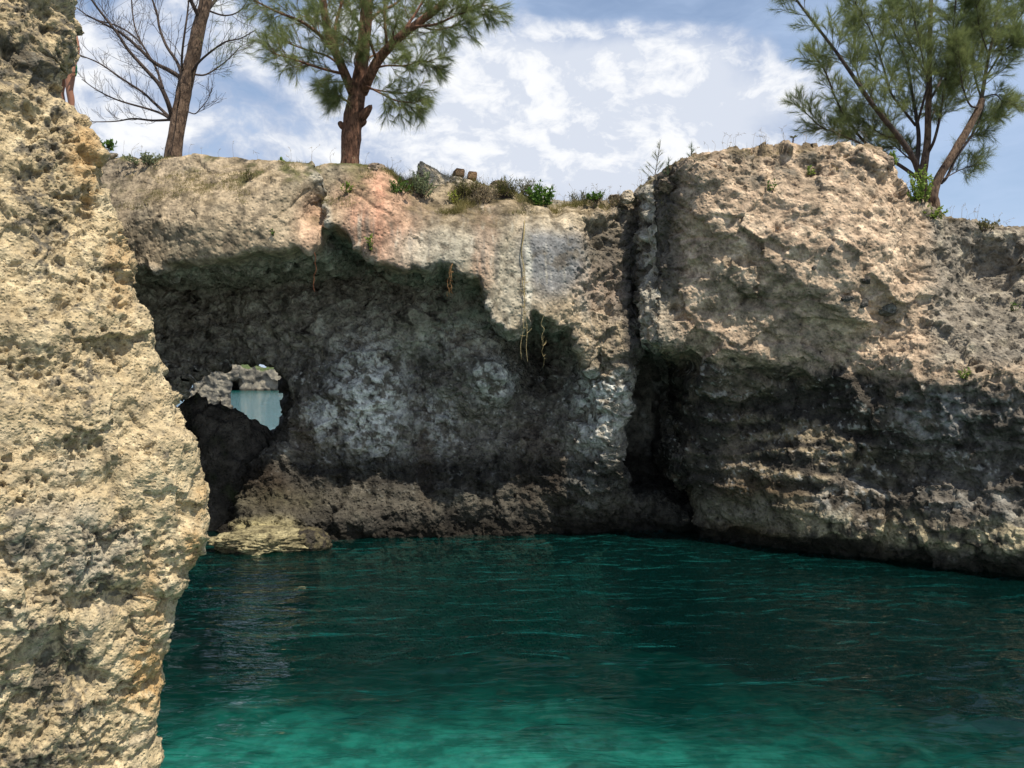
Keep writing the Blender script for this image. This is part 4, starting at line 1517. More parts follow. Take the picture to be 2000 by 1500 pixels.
# ---- bare tree leaning right
D1 = 16.6
b1 = np.array(P3(339, 303, D1))
bare = dict(dens=0, fine=7, nl=0.12, nw=0.0022, spread=0.9, droop=0.12, levels=1, curl=0.22, twig=0.75, seed=5)
leafy1 = dict(dens=95, nl=0.15, leafy=0.8)
tree('pine_tree', 'nearly bare casuarina leaning right, dead grey branches sweeping left, left of the fuller tree', 'tree', D1, b1,
     [(338, 312), (341, 285), (352, 215), (360, 175), (368, 140), (378, 105), (386, 65), (392, 40), (402, 0), (412, -60), (420, -130)], [34, 31, 29, 28, 26, 27, 24, 23, 20, 17],
     [dict(p=[(334, 234), (300, 235), (262, 232), (225, 237), (168, 238, -0.2)], w=(5, 1.5), n=11, len=0.42, lift=0.55, t0=0.2),
      dict(p=[(332, 232), (315, 222), (285, 212), (230, 195), (190, 176), (160, 155, 0.2)], w=(5.5, 1.5), n=12, len=0.5, lift=0.5, t0=0.2),
      dict(p=[(330, 228), (300, 200, 0.2), (280, 180, 0.3), (232, 150, 0.4), (190, 122, 0.5), (150, 105, 0.6)], w=(6, 2), n=12, len=0.55, lift=0.45),
      dict(p=[(337, 232), (328, 200, -0.2), (312, 165, -0.3), (285, 135, -0.4), (250, 98, -0.5), (228, 65, -0.6), (190, 15, -0.7), (160, -30, -0.8)], w=(10, 3), n=12, len=0.7, lift=0.35),
      dict(p=[(318, 172, -0.3), (308, 140, -0.2), (300, 122), (272, 82, 0.1), (230, 52, 0.2), (180, 35, 0.3), (150, 15, 0.4)], w=(5, 2), n=11, len=0.6, lift=0.4),
      dict(p=[(353, 152), (330, 137, -0.1), (302, 122, -0.2), (275, 98, -0.3), (245, 72, -0.4), (220, 55, -0.5), (170, 30, -0.6)], w=(9, 3), n=12, len=0.65, lift=0.4),
      dict(p=[(356, 148), (345, 120, 0.2), (325, 90, 0.3), (312, 55, 0.4), (305, 20, 0.5), (285, -30, 0.5)], w=(7, 3), n=10, len=0.7, lift=0.3),
      dict(p=[(300, 122, -0.1), (285, 100, 0.1), (268, 65, 0.2), (258, 20, 0.3), (255, -30, 0.3)], w=(4, 2), n=9, len=0.6, lift=0.3),
      dict(p=[(358, 145), (355, 120, -0.3), (362, 60, -0.5), (366, 20, -0.5), (372, -30, -0.6)], w=(5, 2.5), n=9, len=0.6, lift=0.25),
      dict(p=[(372, 145), (390, 120, -0.3), (415, 98, -0.5), (440, 82, -0.7), (470, 75, -0.8), (500, 58, -0.9)], w=(5, 1.5), n=10, len=0.6, lift=0.3, opt=dict(leafy1, leafy=0.35, dens=60)),
      dict(p=[(376, 145), (400, 146, 0.2), (425, 132, 0.3), (450, 112, 0.4), (470, 90, 0.5)], w=(4, 1.5), n=11, len=0.5, lift=0.35, opt=leafy1),
      dict(p=[(364, 217), (380, 222, -0.3), (392, 212, -0.4), (405, 195, -0.4), (415, 172, -0.4)], w=(2.5, 1.2), n=9, len=0.4, lift=0.35),
      dict(p=[(345, 217), (352, 180, -0.6), (347, 150, -0.9)], w=(3, 1.2), n=8, len=0.6, lift=0.1, out=(-0.4, 0, -0.2)),
      dict(p=[(398, 30), (420, 0, 0.3), (450, -40, 0.5)], w=(9, 4), n=8, len=0.7, lift=0.2, opt=dict(leafy1, leafy=0.6)),
      dict(p=[(392, 40), (372, 0, -0.3), (345, -50, -0.5)], w=(9, 4), n=8, len=0.8, lift=0.1, opt=dict(leafy1, leafy=0.4)),
      dict(p=[(404, 20), (440, 30, 0.6), (470, 20, 0.9), (490, -10, 1.0)], w=(4, 1.5), n=10, len=0.6, lift=0.0, opt=dict(leafy1, leafy=0.6))],
     BARK_GREY, TWIG, bare, TREES)

# ---- fuller tree in the middle
D2 = 15.9
b2 = np.array(P3(683, 322, D2))
full = dict(dens=230, fine=6, nl=0.19, nw=0.0028, spread=0.66, droop=0.10, levels=1, curl=0.02, seed=9, twig=0.9,
            stubs=[([(702, 232), (716, 218, -0.1), (724, 208, -0.12)], 24, 9), ([(700, 246), (711, 240, -0.05), (714, 236, -0.08)], 13, 6), ([(676, 250), (668, 246, -0.05), (664, 240, -0.02)], 16, 10)])
tree('pine_tree', 'full green casuarina with a thick red-brown trunk forking low, left of the clouds', 'tree', D2, b2,
     [(682, 330), (684, 300), (686, 262), (690, 228), (695, 200), (700, 170), (706, 130), (711, 80), (716, 20), (720, -60), (722, -140)], [38, 35, 39, 37, 34, 32, 26, 25, 23, 20, 16],
     [dict(p=[(694, 192), (682, 165, -0.2), (668, 132, -0.3), (655, 100, -0.4), (641, 62, -0.45), (633, 20, -0.5), (625, -50, -0.5)], w=(20, 12), n=13, len=0.8, lift=0.0),
      dict(p=[(662, 118, -0.35), (645, 92, -0.5), (620, 65, -0.7), (580, 38, -0.9), (540, 22, -1.1), (495, 0, -1.2)], w=(9, 2.5), n=16, len=0.55, lift=0.0),
      dict(p=[(658, 100, -0.35), (655, 65, -0.1), (660, 30, 0.1), (675, -20, 0.2)], w=(9, 5), n=9, len=0.7, lift=0.0),
      dict(p=[(674, 145, -0.25), (645, 138, -0.6), (600, 125, -0.9), (560, 112, -1.1), (532, 104, -1.2)], w=(6, 2), n=17, len=0.50, lift=0.05),
      dict(p=[(668, 130, -0.2), (640, 110, 0.3), (600, 98, 0.6), (560, 82, 0.8), (538, 68, 0.9)], w=(5, 2), n=14, len=0.5, lift=0.05),
      dict(p=[(676, 160, -0.2), (650, 160, -0.4), (625, 165, -0.6)], w=(3, 1.5), n=7, len=0.35, lift=-0.05, opt=dict(dens=220)),
      dict(p=[(682, 200, -0.2), (668, 192, -0.5), (655, 185, -0.7)], w=(5, 2), n=12, len=0.34, lift=-0.25, opt=dict(nl=0.26, dens=290)),
      dict(p=[(708, 180), (722, 150, -0.3), (738, 118, -0.4), (758, 92, -0.5), (785, 68, -0.6), (822, 42, -0.7), (860, 12, -0.8), (885, -30, -0.9)], w=(22, 11), n=15, len=0.7, lift=-0.05, t0=0.35),
      dict(p=[(735, 118, -0.4), (724, 85, -0.7), (712, 45, -0.9), (706, 10, -1.0), (702, -30, -1.0)], w=(6, 4), n=10, len=0.6, lift=-0.1),
      dict(p=[(756, 92, -0.5), (753, 55, -0.6), (751, 10, -0.6), (748, -40, -0.6)], w=(6, 4), n=10, len=0.65, lift=-0.05),
      dict(p=[(728, 135, -0.3), (755, 128, -0.7), (790, 128, -0.9), (825, 120, -1.0), (848, 122, -1.05)], w=(4, 2), n=18, len=0.48, lift=0.0, opt=dict(dens=290)),
      dict(p=[(712, 165, -0.2), (738, 180, -0.6), (770, 195, -0.8), (800, 200, -0.9), (818, 205, -1.0)], w=(4, 1.5), n=17, len=0.42, lift=0.05, opt=dict(dens=290, droop=0.3)),
      dict(p=[(715, 172, 0.2), (750, 178, 0.5), (790, 182, 0.7), (825, 172, 0.8)], w=(4, 1.5), n=13, len=0.36, lift=0.1),
      dict(p=[(806, 52, -0.7), (850, 48, -0.9), (890, 30, -1.1), (925, 18, -1.2), (950, 10, -1.3)], w=(5, 2), n=17, len=0.55, lift=-0.02, opt=dict(dens=290, droop=0.26)),
      dict(p=[(815, 45, -0.6), (845, 58, -0.2), (885, 52, 0.1), (915, 45, 0.2)], w=(4, 2), n=15, len=0.5, lift=-0.15, opt=dict(dens=290, droop=0.3)),
      dict(p=[(785, 66, -0.6), (812, 25, -0.4), (840, -20, -0.2)], w=(6, 3), n=12, len=0.65, lift=0.0),
      dict(p=[(712, 70), (690, 30, 0.5), (660, -10, 0.9), (640, -50, 1.2)], w=(7, 3), n=12, len=0.7, lift=-0.1),
      dict(p=[(714, 50), (740, 25, 0.6), (775, 5, 0.9), (810, -30, 1.2)], w=(7, 3), n=14, len=0.7, lift=-0.15),
      dict(p=[(708, 110), (690, 85, -0.8), (670, 70, -1.2)], w=(4, 2), n=10, len=0.5, lift=-0.1),
      dict(p=[(706, 130), (725, 110, 0.7), (755, 95, 1.2), (790, 85, 1.5)], w=(5, 2), n=13, len=0.55, lift=-0.05),
      dict(p=[(700, 150), (692, 120, -0.5), (700, 95, -0.7)], w=(3, 1.5), n=10, len=0.38, lift=-0.1)],
     BARK_RED, BARK_RED, full, TREES)

# ---- many-stemmed tree behind the headland
D3 = 17.2
b3 = np.array(P3(1806, 405, D3))
airy = dict(dens=230, fine=8, nmul=1.7, nl=0.19, nw=0.0027, spread=0.6, droop=0.05, levels=1, curl=0.05, seed=21, twig=0.8)
tree('pine_tree', 'wide many-stemmed green casuarina rising from behind the headland top at the right', 'tree', D3, b3,
     [(1812, 425), (1808, 390), (1802, 350), (1806, 315), (1811, 280), (1813, 220), (1815, 150), (1816, 80), (1818, 10), (1822, -70)], [20, 19, 17, 15, 13, 12, 10, 9, 8, 6],
     [dict(p=[(1800, 365), (1788, 318, -0.2), (1760, 270, -0.4), (1720, 220, -0.6), (1690, 185, -0.8), (1650, 130, -0.9), (1615, 80, -1.0), (1560, 5, -1.1), (1545, -20, -1.1)], w=(13, 2.5), n=22, len=0.62, lift=0.25, t0=0.2),
      dict(p=[(1795, 350), (1760, 325, 0.2), (1705, 290, 0.3), (1670, 255, 0.4), (1635, 200, 0.5), (1612, 140, 0.6), (1590, 110, 0.6)], w=(8, 2), n=18, len=0.55, lift=0.3),
      dict(p=[(1720, 300, 0.2), (1680, 280, 0.0), (1640, 262, -0.2), (1600, 245, -0.3), (1555, 200, -0.4)], w=(4, 1.5), n=16, len=0.42, lift=0.25),
      dict(p=[(1790, 330), (1795, 270, 0.2), (1790, 230, 0.3), (1780, 180, 0.5), (1770, 120, 0.6), (1745, 60, 0.7), (1720, 10, 0.7)], w=(9, 3), n=16, len=0.65, lift=0.25),
      dict(p=[(1788, 245, 0.2), (1765, 215, -0.1), (1740, 180, -0.3), (1725, 130, -0.4), (1700, 60, -0.5), (1670, 5, -0.6)], w=(5, 2), n=16, len=0.6, lift=0.25),
      dict(p=[(1792, 240), (1805, 190, -0.3), (1812, 160, -0.4), (1800, 100, -0.5), (1785, 40, -0.6), (1780, -10, -0.6)], w=(5, 2), n=15, len=0.6, lift=0.2),
      dict(p=[(1812, 300), (1825, 270, -0.2), (1840, 210, -0.3), (1852, 130, -0.4), (1860, 60, -0.5), (1868, -10, -0.5)], w=(6, 2.5), n=16, len=0.65, lift=0.2),
      dict(p=[(1814, 200), (1840, 150, 0.5), (1858, 90, 0.7), (1870, 30, 0.8)], w=(5, 2), n=14, len=0.6, lift=0.2),
      dict(p=[(1815, 160), (1790, 110, 0.5), (1765, 60, 0.7), (1755, 10, 0.8)], w=(4, 2), n=14, len=0.6, lift=0.2),
      dict(p=[(1760, 270, -0.4), (1722, 262, 0.1), (1690, 240, 0.4), (1660, 225, 0.6)], w=(3, 1.5), n=14, len=0.45, lift=0.15),
      dict(p=[(1800, 330), (1765, 300, 0.6), (1735, 275, 0.9)], w=(4, 1.5), n=12, len=0.42, lift=0.1),
      dict(p=[(1690, 185, -0.8), (1672, 130, -0.6), (1668, 70, -0.5), (1672, 20, -0.4)], w=(3, 1.5), n=13, len=0.5, lift=0.2, opt=dict(dens=180)),
      dict(p=[(1812, 250), (1830, 200, 0.9), (1838, 150, 1.2)], w=(4, 2), n=13, len=0.55, lift=0.1)],
     BARK_GREY, TWIG, airy, TREES)
# ---- leaning stem to its right
D4 = 16.9
b4 = np.array(P3(1824, 402, D4))
tree('pine_tree', 'slender casuarina leaning right with a bent dark trunk, standing at the headland slope', 'tree', D4, b4,
     [(1828, 410), (1828, 396), (1824, 380), (1832, 350), (1850, 320), (1868, 290), (1885, 262), (1900, 235), (1912, 212), (1918, 195)], [15, 14, 17, 16, 15, 15, 14, 14, 12],
     [dict(p=[(1914, 205), (1925, 150, 0.2), (1935, 90, 0.3), (1945, 40, 0.4), (1952, -20, 0.4)], w=(8, 3), n=18, len=0.62, lift=0.15, t0=0.15),
      dict(p=[(1914, 210), (1895, 205, -0.2), (1880, 165, -0.4), (1873, 120, -0.5), (1872, 90, -0.5)], w=(4, 1.5), n=13, len=0.5, lift=0.2),
      dict(p=[(1926, 150, 0.2), (1950, 110, 0.5), (1975, 60, 0.7), (2000, 20, 0.8), (2030, -20, 0.9)], w=(4, 2), n=16, len=0.55, lift=0.15),
      dict(p=[(1920, 190), (1945, 185, 0.4), (1960, 200, 0.6), (1985, 205, 0.8)], w=(3, 1.2), n=12, len=0.36, lift=0.05),
      dict(p=[(1870, 290), (1890, 275, 0.8), (1910, 255, 1.0), (1925, 230, 1.2), (1945, 220, 1.4)], w=(3, 1.2), n=14, len=0.42, lift=0.1),
      dict(p=[(1840, 350), (1870, 335, 0.5), (1900, 322, 0.7), (1918, 310, 0.9)], w=(2.5, 1.2), n=12, len=0.4, lift=0.05, opt=dict(dens=150)),
      dict(p=[(1838, 358, 0.2), (1850, 345, 0.2), (1870, 305, 0.2), (1895, 268, 0.2), (1914, 232, 0.2), (1922, 205, 0.2)], w=(6, 3), n=6, len=0.3, lift=0.05, opt=dict(dens=130)),
      dict(p=[(1918, 200), (1905, 150, 0.5), (1900, 100, 0.7), (1908, 40, 0.9)], w=(4, 2), n=14, len=0.5, lift=0.15),
      dict(p=[(1932, 110, 0.3), (1915, 60, -0.2), (1905, 0, -0.4)], w=(3, 1.5), n=13, len=0.5, lift=0.2),
      dict(p=[(1935, 100, 0.3), (1965, 95, -0.1), (1990, 75, -0.2)], w=(3, 1.5), n=12, len=0.45, lift=0.1)],
     BARK_GREY, TWIG, dict(airy, seed=31), TREES)


# ------------------------------------------------------------------ seedlings, bushes and small plants
SEEDL = 'casuarina seedlings on the rim'


def seedling(label, px, py_base, h_px, lean, wide, mat, D=None, dens=260):
    b = on_top(px)
    D = b[1]
    top = P3(px + lean, py_base - h_px, D)
    b = np.array([P3(px, py_base, D)[0], D, P3(px, py_base, D)[2]])
    root = empty('pine_seedling', b)
    tag(root, label, 'seedling', SEEDL)
    ln = smooth_line([b - np.array([0, 0, 0.12]), b + (np.array(top) - b) * 0.5 + np.array([0.02, 0.02, 0]), top], 12)
    st, lf = MB(), MB()
    st.tube(ln, np.linspace(0.011, 0.003, 12), 6)
    H = np.linalg.norm(np.array(top) - b)
    for k in range(15):
        t = 0.18 + 0.75 * k / 14
        p = ln[int(t * 11)]
        a = RNG.random() * 6.283
        L = H * wide * (1.05 - t) * (0.6 + 0.6 * RNG.random())
        d = np.array([math.cos(a), math.sin(a), 1.1])
        sub = p + unit(d) * L * np.linspace(0, 1, 5)[:, None]
        st.tube(sub, np.linspace(0.004, 0.0015, 5), 4)
        needles(lf, sub, dens, 0.11, 0.0024, 0.5, 0.05, 0.1)
    needles(lf, ln[3:], dens * 0.9, 0.10, 0.0024, 0.4, 0.0)
    st.build('stem', TWIG, root, b)
    lf.build('foliage', mat, root, b, smooth=False)


seedling('pale yellowish feathery casuarina seedling, tallest of those left of the headland', 1273, 362, 86, 17, 0.42, NEEDLE_DRY)
SEED_GREEN = leaf_material('blue_green_needles', (0.10, 0.16, 0.09), (0.19, 0.25, 0.13), 0.3, 0.3, 4.0)
seedling('small blue-green casuarina seedling between the pale one and the headland top', 1302, 350, 40, 4, 0.34, SEED_GREEN)
seedling('dense little conical casuarina seedling on the headland corner', 1347, 319, 38, 3, 0.40, SEED_GREEN, dens=330)


def leaves(mb, pts, dirs, length, width, up=0.3):
    """pointed folded leaves (4 faces' worth of depth along the midrib)"""
    n = len(pts)
    d = unit(dirs)
    side = unit(np.cross(d, unit(RNG.normal(size=(n, 3)) * 0.5 + np.array([0, 0, 1.0]))))
    nrm = np.cross(side, d)
    L = (length * (0.6 + 0.7 * RNG.random(n)))[:, None]
    W = width * L / length
    a = pts
    m = pts + d * L * 0.5 - nrm * L * 0.06
    t = pts + d * L - nrm * L * up * 0.3
    l = pts + d * L * 0.45 + side * W
    r = pts + d * L * 0.45 - side * W
    mb.tris(np.stack([a, m, l], 1))
    mb.tris(np.stack([m, t, l], 1))
    mb.tris(np.stack([a, r, m], 1))
    mb.tris(np.stack([m, r, t], 1))


def bush(name, label, cat, px, py, w, h, n_stem, n_leaf, ll, lw, mat, up=0.8, group=None, dz=0.0, face=False, D=None, stemmat=None):
    """shrub of leafy stems filling a w x h (photo pixels) crown whose foot is at px,py"""
    if face:
        b, nn = on_face(px, py)
        b = b.astype(float)
        nn = nn.astype(float)
    else:
        t = on_top(px, D)
        b = np.array(P3(px, py, t[1]))
        nn = np.array([0, -0.3, 1.0])
    D = b[1]
    s = D / FPX
    root = empty(name, b)
    tag(root, label, cat, group)
    st, lf = MB(), MB()
    for k in range(n_stem):
        a = RNG.random() * 6.283
        rr = math.sqrt(RNG.random())
        tgt = b + np.array([math.cos(a) * rr * w * 0.62 * s, math.sin(a) * rr * min(w / 2 * s, 0.35) * (0.7 if face else 1.0), (h * s) * (0.35 + 0.65 * RNG.random()) * (1.1 - 0.5 * rr)]) + nn * (0.06 if face else 0)
        foot = b + np.array([(tgt[0] - b[0]) * 0.35, (tgt[1] - b[1]) * 0.35, -0.06])
        ln = smooth_line([foot, (foot + tgt) / 2 + RNG.normal(size=3) * 0.03, tgt], 7)
        st.tube(ln, np.linspace(0.006, 0.002, 7), 4)
        m = max(3, int(1.9 * n_leaf / n_stem))
        tt = 0.2 + 0.8 * RNG.random(m)
        ip = tt * 6
        i0 = np.minimum(ip.astype(int), 5)
        p = ln[i0] + (ln[i0 + 1] - ln[i0]) * (ip - i0)[:, None]
        d = RNG.normal(size=(m, 3)) + np.array([0, -0.3, up])
        leaves(lf, p, d, ll, lw)
    st.build('stems', stemmat or TWIG, root, b)
    lf.build('foliage', mat, root, b, smooth=False)
    return root


GREEN = leaf_material('glossy_green_leaves', (0.055, 0.12, 0.022), (0.14, 0.24, 0.045), 0.6, 0.35, 5.0)
BRIGHT = leaf_material('bright_green_leaves', (0.13, 0.22, 0.035), (0.30, 0.38, 0.08), 0.5, 0.4, 5.0)
SILVER = leaf_material('grey_green_leaves', (0.15, 0.19, 0.095), (0.34, 0.38, 0.22), 0.3, 0.25, 6.0)
OLIVE = leaf_material('olive_grass', (0.09, 0.10, 0.03), (0.22, 0.20, 0.075), 0.2, 0.3, 6.0)
YELLOW = leaf_material('yellow_green_fronds', (0.25, 0.30, 0.05), (0.42, 0.42, 0.10), 0.4, 0.35, 6.0)
DRY = leaf_material('dry_stalks', (0.22, 0.17, 0.10), (0.38, 0.31, 0.20), 0.2, 0.2, 6.0)

BUSH = 'shrubs on the cliff rim'
bush('shrub', 'grey-green shrub in front of the pointed rim rock', 'shrub', 826, 372, 66, 50, 34, 760, 0.045, 0.011, SILVER, face=True, group=BUSH)
bush('shrub', 'darker low shrub just left of the grey-green shrub, below the rim', 'shrub', 784, 366, 46, 30, 20, 360, 0.042, 0.010, GREEN, face=True, group=BUSH)
bush('shrub', 'glossy bright green leafy shrub, highest on the rim between the brown blocks and the cleft', 'shrub', 1085, 366, 64, 42, 24, 330, 0.085, 0.024, GREEN, face=True, group=BUSH)
bush('shrub', 'low green shrub hanging on the rim right of the glossy bush', 'shrub', 1160, 383, 34, 14, 12, 120, 0.06, 0.018, GREEN, face=True, group=BUSH)
bush('shrub', 'dark green shrub behind the near rock, left of the bare tree', 'shrub', 206, 288, 36, 18, 16, 200, 0.06, 0.018, GREEN, group=BUSH)
bush('shrub', 'low grey-green leafy mat on the rim left of the bare tree', 'shrub', 275, 312, 70, 18, 34, 520, 0.045, 0.012, SILVER, face=True, group=BUSH)
bush('shrub', 'olive grassy shrub on the rim left of the glossy bush', 'shrub', 985, 374, 50, 38, 40, 420, 0.10, 0.006, OLIVE, face=True, group=BUSH)
bush('shrub', 'dull olive shrub between the olive grassy shrub and the glossy bush', 'shrub', 1030, 368, 36, 28, 26, 260, 0.07, 0.006, OLIVE, face=True, group=BUSH)
bush('shrub', 'bright yellow-green climbing shrub at the foot of the headland tree', 'shrub', 1795, 396, 44, 92, 26, 560, 0.05, 0.017, BRIGHT, group=BUSH)
bush('shrub', 'light green sprig sticking up at the headland top, left of the climbing shrub', 'shrub', 1746, 318, 12, 44, 5, 90, 0.05, 0.017, BRIGHT, group=BUSH)
bush('shrub', 'yellow-green shrub spilling down the headland slope below the leaning trunk', 'shrub', 1822, 420, 46, 24, 18, 240, 0.05, 0.015, BRIGHT, group=BUSH)
bush('shrub', 'faded green tuft on the far right rim of the headland', 'shrub', 1925, 445, 46, 18, 22, 240, 0.05, 0.008, OLIVE, group=BUSH)
bush('shrub', 'thin olive grassy shrub under the two brown blocks', 'shrub', 905, 372, 52, 30, 34, 300, 0.11, 0.005, OLIVE, group=BUSH, face=True)
bush('shrub', 'dry brown-olive tangle right of the fern, left of the olive grassy shrub', 'shrub', 944, 378, 44, 26, 34, 260, 0.11, 0.004, DRY, group=BUSH, face=True)
bush('shrub', 'small leafy green shrub squeezed just left of the glossy bush', 'shrub', 1052, 366, 30, 24, 14, 200, 0.05, 0.016, GREEN, group=BUSH, face=True)
bush('shrub', 'low olive scrub between the glossy bush and the low green shrub', 'shrub', 1122, 376, 46, 16, 26, 260, 0.06, 0.006, OLIVE, group=BUSH, face=True)
bush('shrub', 'low dry scrub just left of the cleft', 'shrub', 1215, 392, 54, 18, 26, 240, 0.08, 0.004, DRY, group=BUSH, face=True)
bush('fern', 'small yellow-green fern on the rim below the pointed rock', 'fern', 880, 388, 26, 22, 9, 60, 0.09, 0.012, YELLOW, face=True)
FACE = 'small plants growing on the rock face'
bush('plant', 'sparse green tuft high on the left slab, below the bare tree and the full tree', 'plant', 481, 342, 22, 16, 9, 60, 0.05, 0.008, OLIVE, face=True, group=FACE)
bush('plant', 'bright green tuft on the slab under the thick trunk', 'plant', 675, 366, 18, 18, 8, 60, 0.045, 0.014, BRIGHT, face=True, group=FACE)
bush('plant', 'bright green sprig hanging at the edge of the pink stain', 'plant', 716, 476, 12, 32, 6, 50, 0.045, 0.016, BRIGHT, face=True, group=FACE)
bush('plant', 'tiny green plant low on the left slab', 'plant', 542, 452, 10, 10, 4, 20, 0.035, 0.012, GREEN, face=True, group=FACE)
bush('plant', 'bright green sprig near the top of the headland face', 'plant', 1578, 334, 12, 16, 5, 30, 0.05, 0.016, BRIGHT, face=True, group=FACE)
bush('plant', 'dark green sprig in the headland face', 'plant', 1513, 362, 14, 18, 6, 30, 0.045, 0.015, GREEN, face=True, group=FACE)
bush('plant', 'yellow-green tuft on the ledge at the right end of the headland', 'plant', 1876, 730, 22, 20, 10, 60, 0.06, 0.010, BRIGHT, face=True, group=FACE)
bush('plant', 'green tuft in a hollow at the right edge of the picture', 'plant', 1978, 596, 22, 12, 7, 40, 0.05, 0.010, GREEN, face=True, group=FACE)
bush('plant', 'dry grey spiky tuft hanging over the dark shoulder below the rim', 'plant', 940, 385, 52, 20, 30, 200, 0.12, 0.004, DRY, face=True, group=FACE, up=-0.1)


def sprout():
    t = on_top(1548)
    b = np.array(P3(1548, 297, t[1]))
    root = empty('sprout', b)
    tag(root, 'single upright sprout with a rosette on the headland top against the sky', 'sprout')
    st, lf = MB(), MB()
    ln = smooth_line([b - np.array([0, 0, 0.08]), b + np.array([0.005, 0, 0.14]), b + np.array([0.012, 0, 0.26])], 9)
    st.tube(ln, np.linspace(0.016, 0.012, 9), 8)
    for k in range(8):
        p = ln[2 + k % 6]
        a = RNG.random() * 6.28
        st.tube(np.array([p, p + np.array([math.cos(a) * 0.03, math.sin(a) * 0.03, 0.012])]), [0.006, 0.003], 4)
    a = RNG.random(22) * 6.283
    d = np.stack([np.cos(a), np.sin(a), 0.45 + 0.5 * RNG.normal(size=22) * 0.6], 1)
    leaves(lf, np.repeat(ln[-1:], 22, 0), d, 0.085, 0.014)
    st.build('stem', TWIG, root, b)
    lf.build('rosette', OLIVE, root, b, smooth=False)


sprout()


def pad_cactus():
    t = on_top(548)
    b = np.array(P3(548, 322, t[1]))
    root = empty('cactus', b)
    tag(root, 'tiny dark green round-padded cactus in the dip between the two trees', 'cactus')
    for k, (dx, dz, r, tilt) in enumerate(((-0.02, 0.05, 0.05, 0.3), (0.05, 0.06, 0.045, -0.5), (0.01, 0.12, 0.035, 0.1))):
        mb = MB()
        a = np.linspace(-math.pi / 2, math.pi / 2, 9)
        pts = b + np.array([dx, 0, dz]) + np.stack([np.sin(tilt) * np.sin(a) * r, 0 * a, np.cos(tilt) * np.sin(a) * r], 1)
        mb.tube(pts, np.maximum(np.cos(a) * r * 0.8, 0.004), 10)
        mb.build('pad', GREEN, root, b)


pad_cactus()


def hanging_root(label, top, bottom, w, mat, strands, curl=0.02, cat='root', leafy=False):
    p0, n0 = on_face(*top, r=6)
    p0 = p0.astype(float) + n0.astype(float) * 0.02
    q = np.array(P3(bottom[0], bottom[1], p0[1] - 0.06))
    root = empty('hanging_root', p0)
    tag(root, label, cat, 'roots hanging from the overhang')
    for k in range(strands):
        e = q + np.array([RNG.normal() * curl * 1.6, RNG.normal() * curl, abs(RNG.normal()) * 0.12 * (k > 0)])
        pts = [p0 + RNG.normal(size=3) * 0.01]
        for t in np.linspace(0.12, 1.0, 9):
            px_, py_ = top[0] + (bottom[0] - top[0]) * t, top[1] + (bottom[1] - top[1]) * t
            f, _ = on_face(px_, py_, 6)
            yy = min(pts[-1][1] + 0.01, float(f[1]) - 0.035)      # lies on the face, then hangs free below the lip
            qq = np.array(P3(px_, py_, yy))
            pts.append(qq + RNG.normal(size=3) * np.array([curl * 0.7, 0.01, curl * 0.5]) + (e - np.array(P3(bottom[0], bottom[1], p0[1] - 0.06))) * t)
        ln = smooth_line(pts, 30)
        mb = MB()
        mb.tube(ln, np.linspace(w, w * 0.45, 30), 5)
        if leafy:
            for j in range(10):
                i = 12 + RNG.integers(0, 13)
                d = RNG.normal(size=3) * 0.03
                d[2] = abs(d[2])
                mb.tube(np.array([ln[i], ln[i] + d, ln[i] + d * 1.7 + np.array([0, 0, 0.01])]), [w * 0.7, w * 0.6, w * 0.3], 4)
        mb.build('strand', mat, root, p0)


RED_ROOT = bark_material('red_root', (0.16, 0.05, 0.025), (0.30, 0.11, 0.05), 30)
TAN_ROOT = bark_material('tan_root', (0.26, 0.20, 0.10), (0.45, 0.37, 0.19), 30)
ORANGE_ROOT = bark_material('orange_root', (0.30, 0.15, 0.06), (0.48, 0.27, 0.12), 30)
hanging_root('single thin red root hanging under the left slab', (616, 496), (617, 572), 0.006, RED_ROOT, 1)
hanging_root('short bunch of orange rootlets hanging under the middle slab', (879, 520), (881, 580), 0.005, ORANGE_ROOT, 6, 0.02)
hanging_root('long tan root trailing down past the blue-grey stain, the longest one', (1021, 428), (1027, 708), 0.009, TAN_ROOT, 2, 0.03, leafy=True)
hanging_root('thin pale root hanging in the small dark cave right of the longest root', (1059, 622), (1064, 718), 0.006, TAN_ROOT, 1, 0.02, leafy=True)


# ------------------------------------------------------------------ loose stones
def ico(level):
    import bmesh
    bm = bmesh.new()
    bmesh.ops.create_icosphere(bm, subdivisions=level, radius=1.0)
    me = bpy.data.meshes.new('ico')
    bm.to_mesh(me)
    bm.free()
    return me


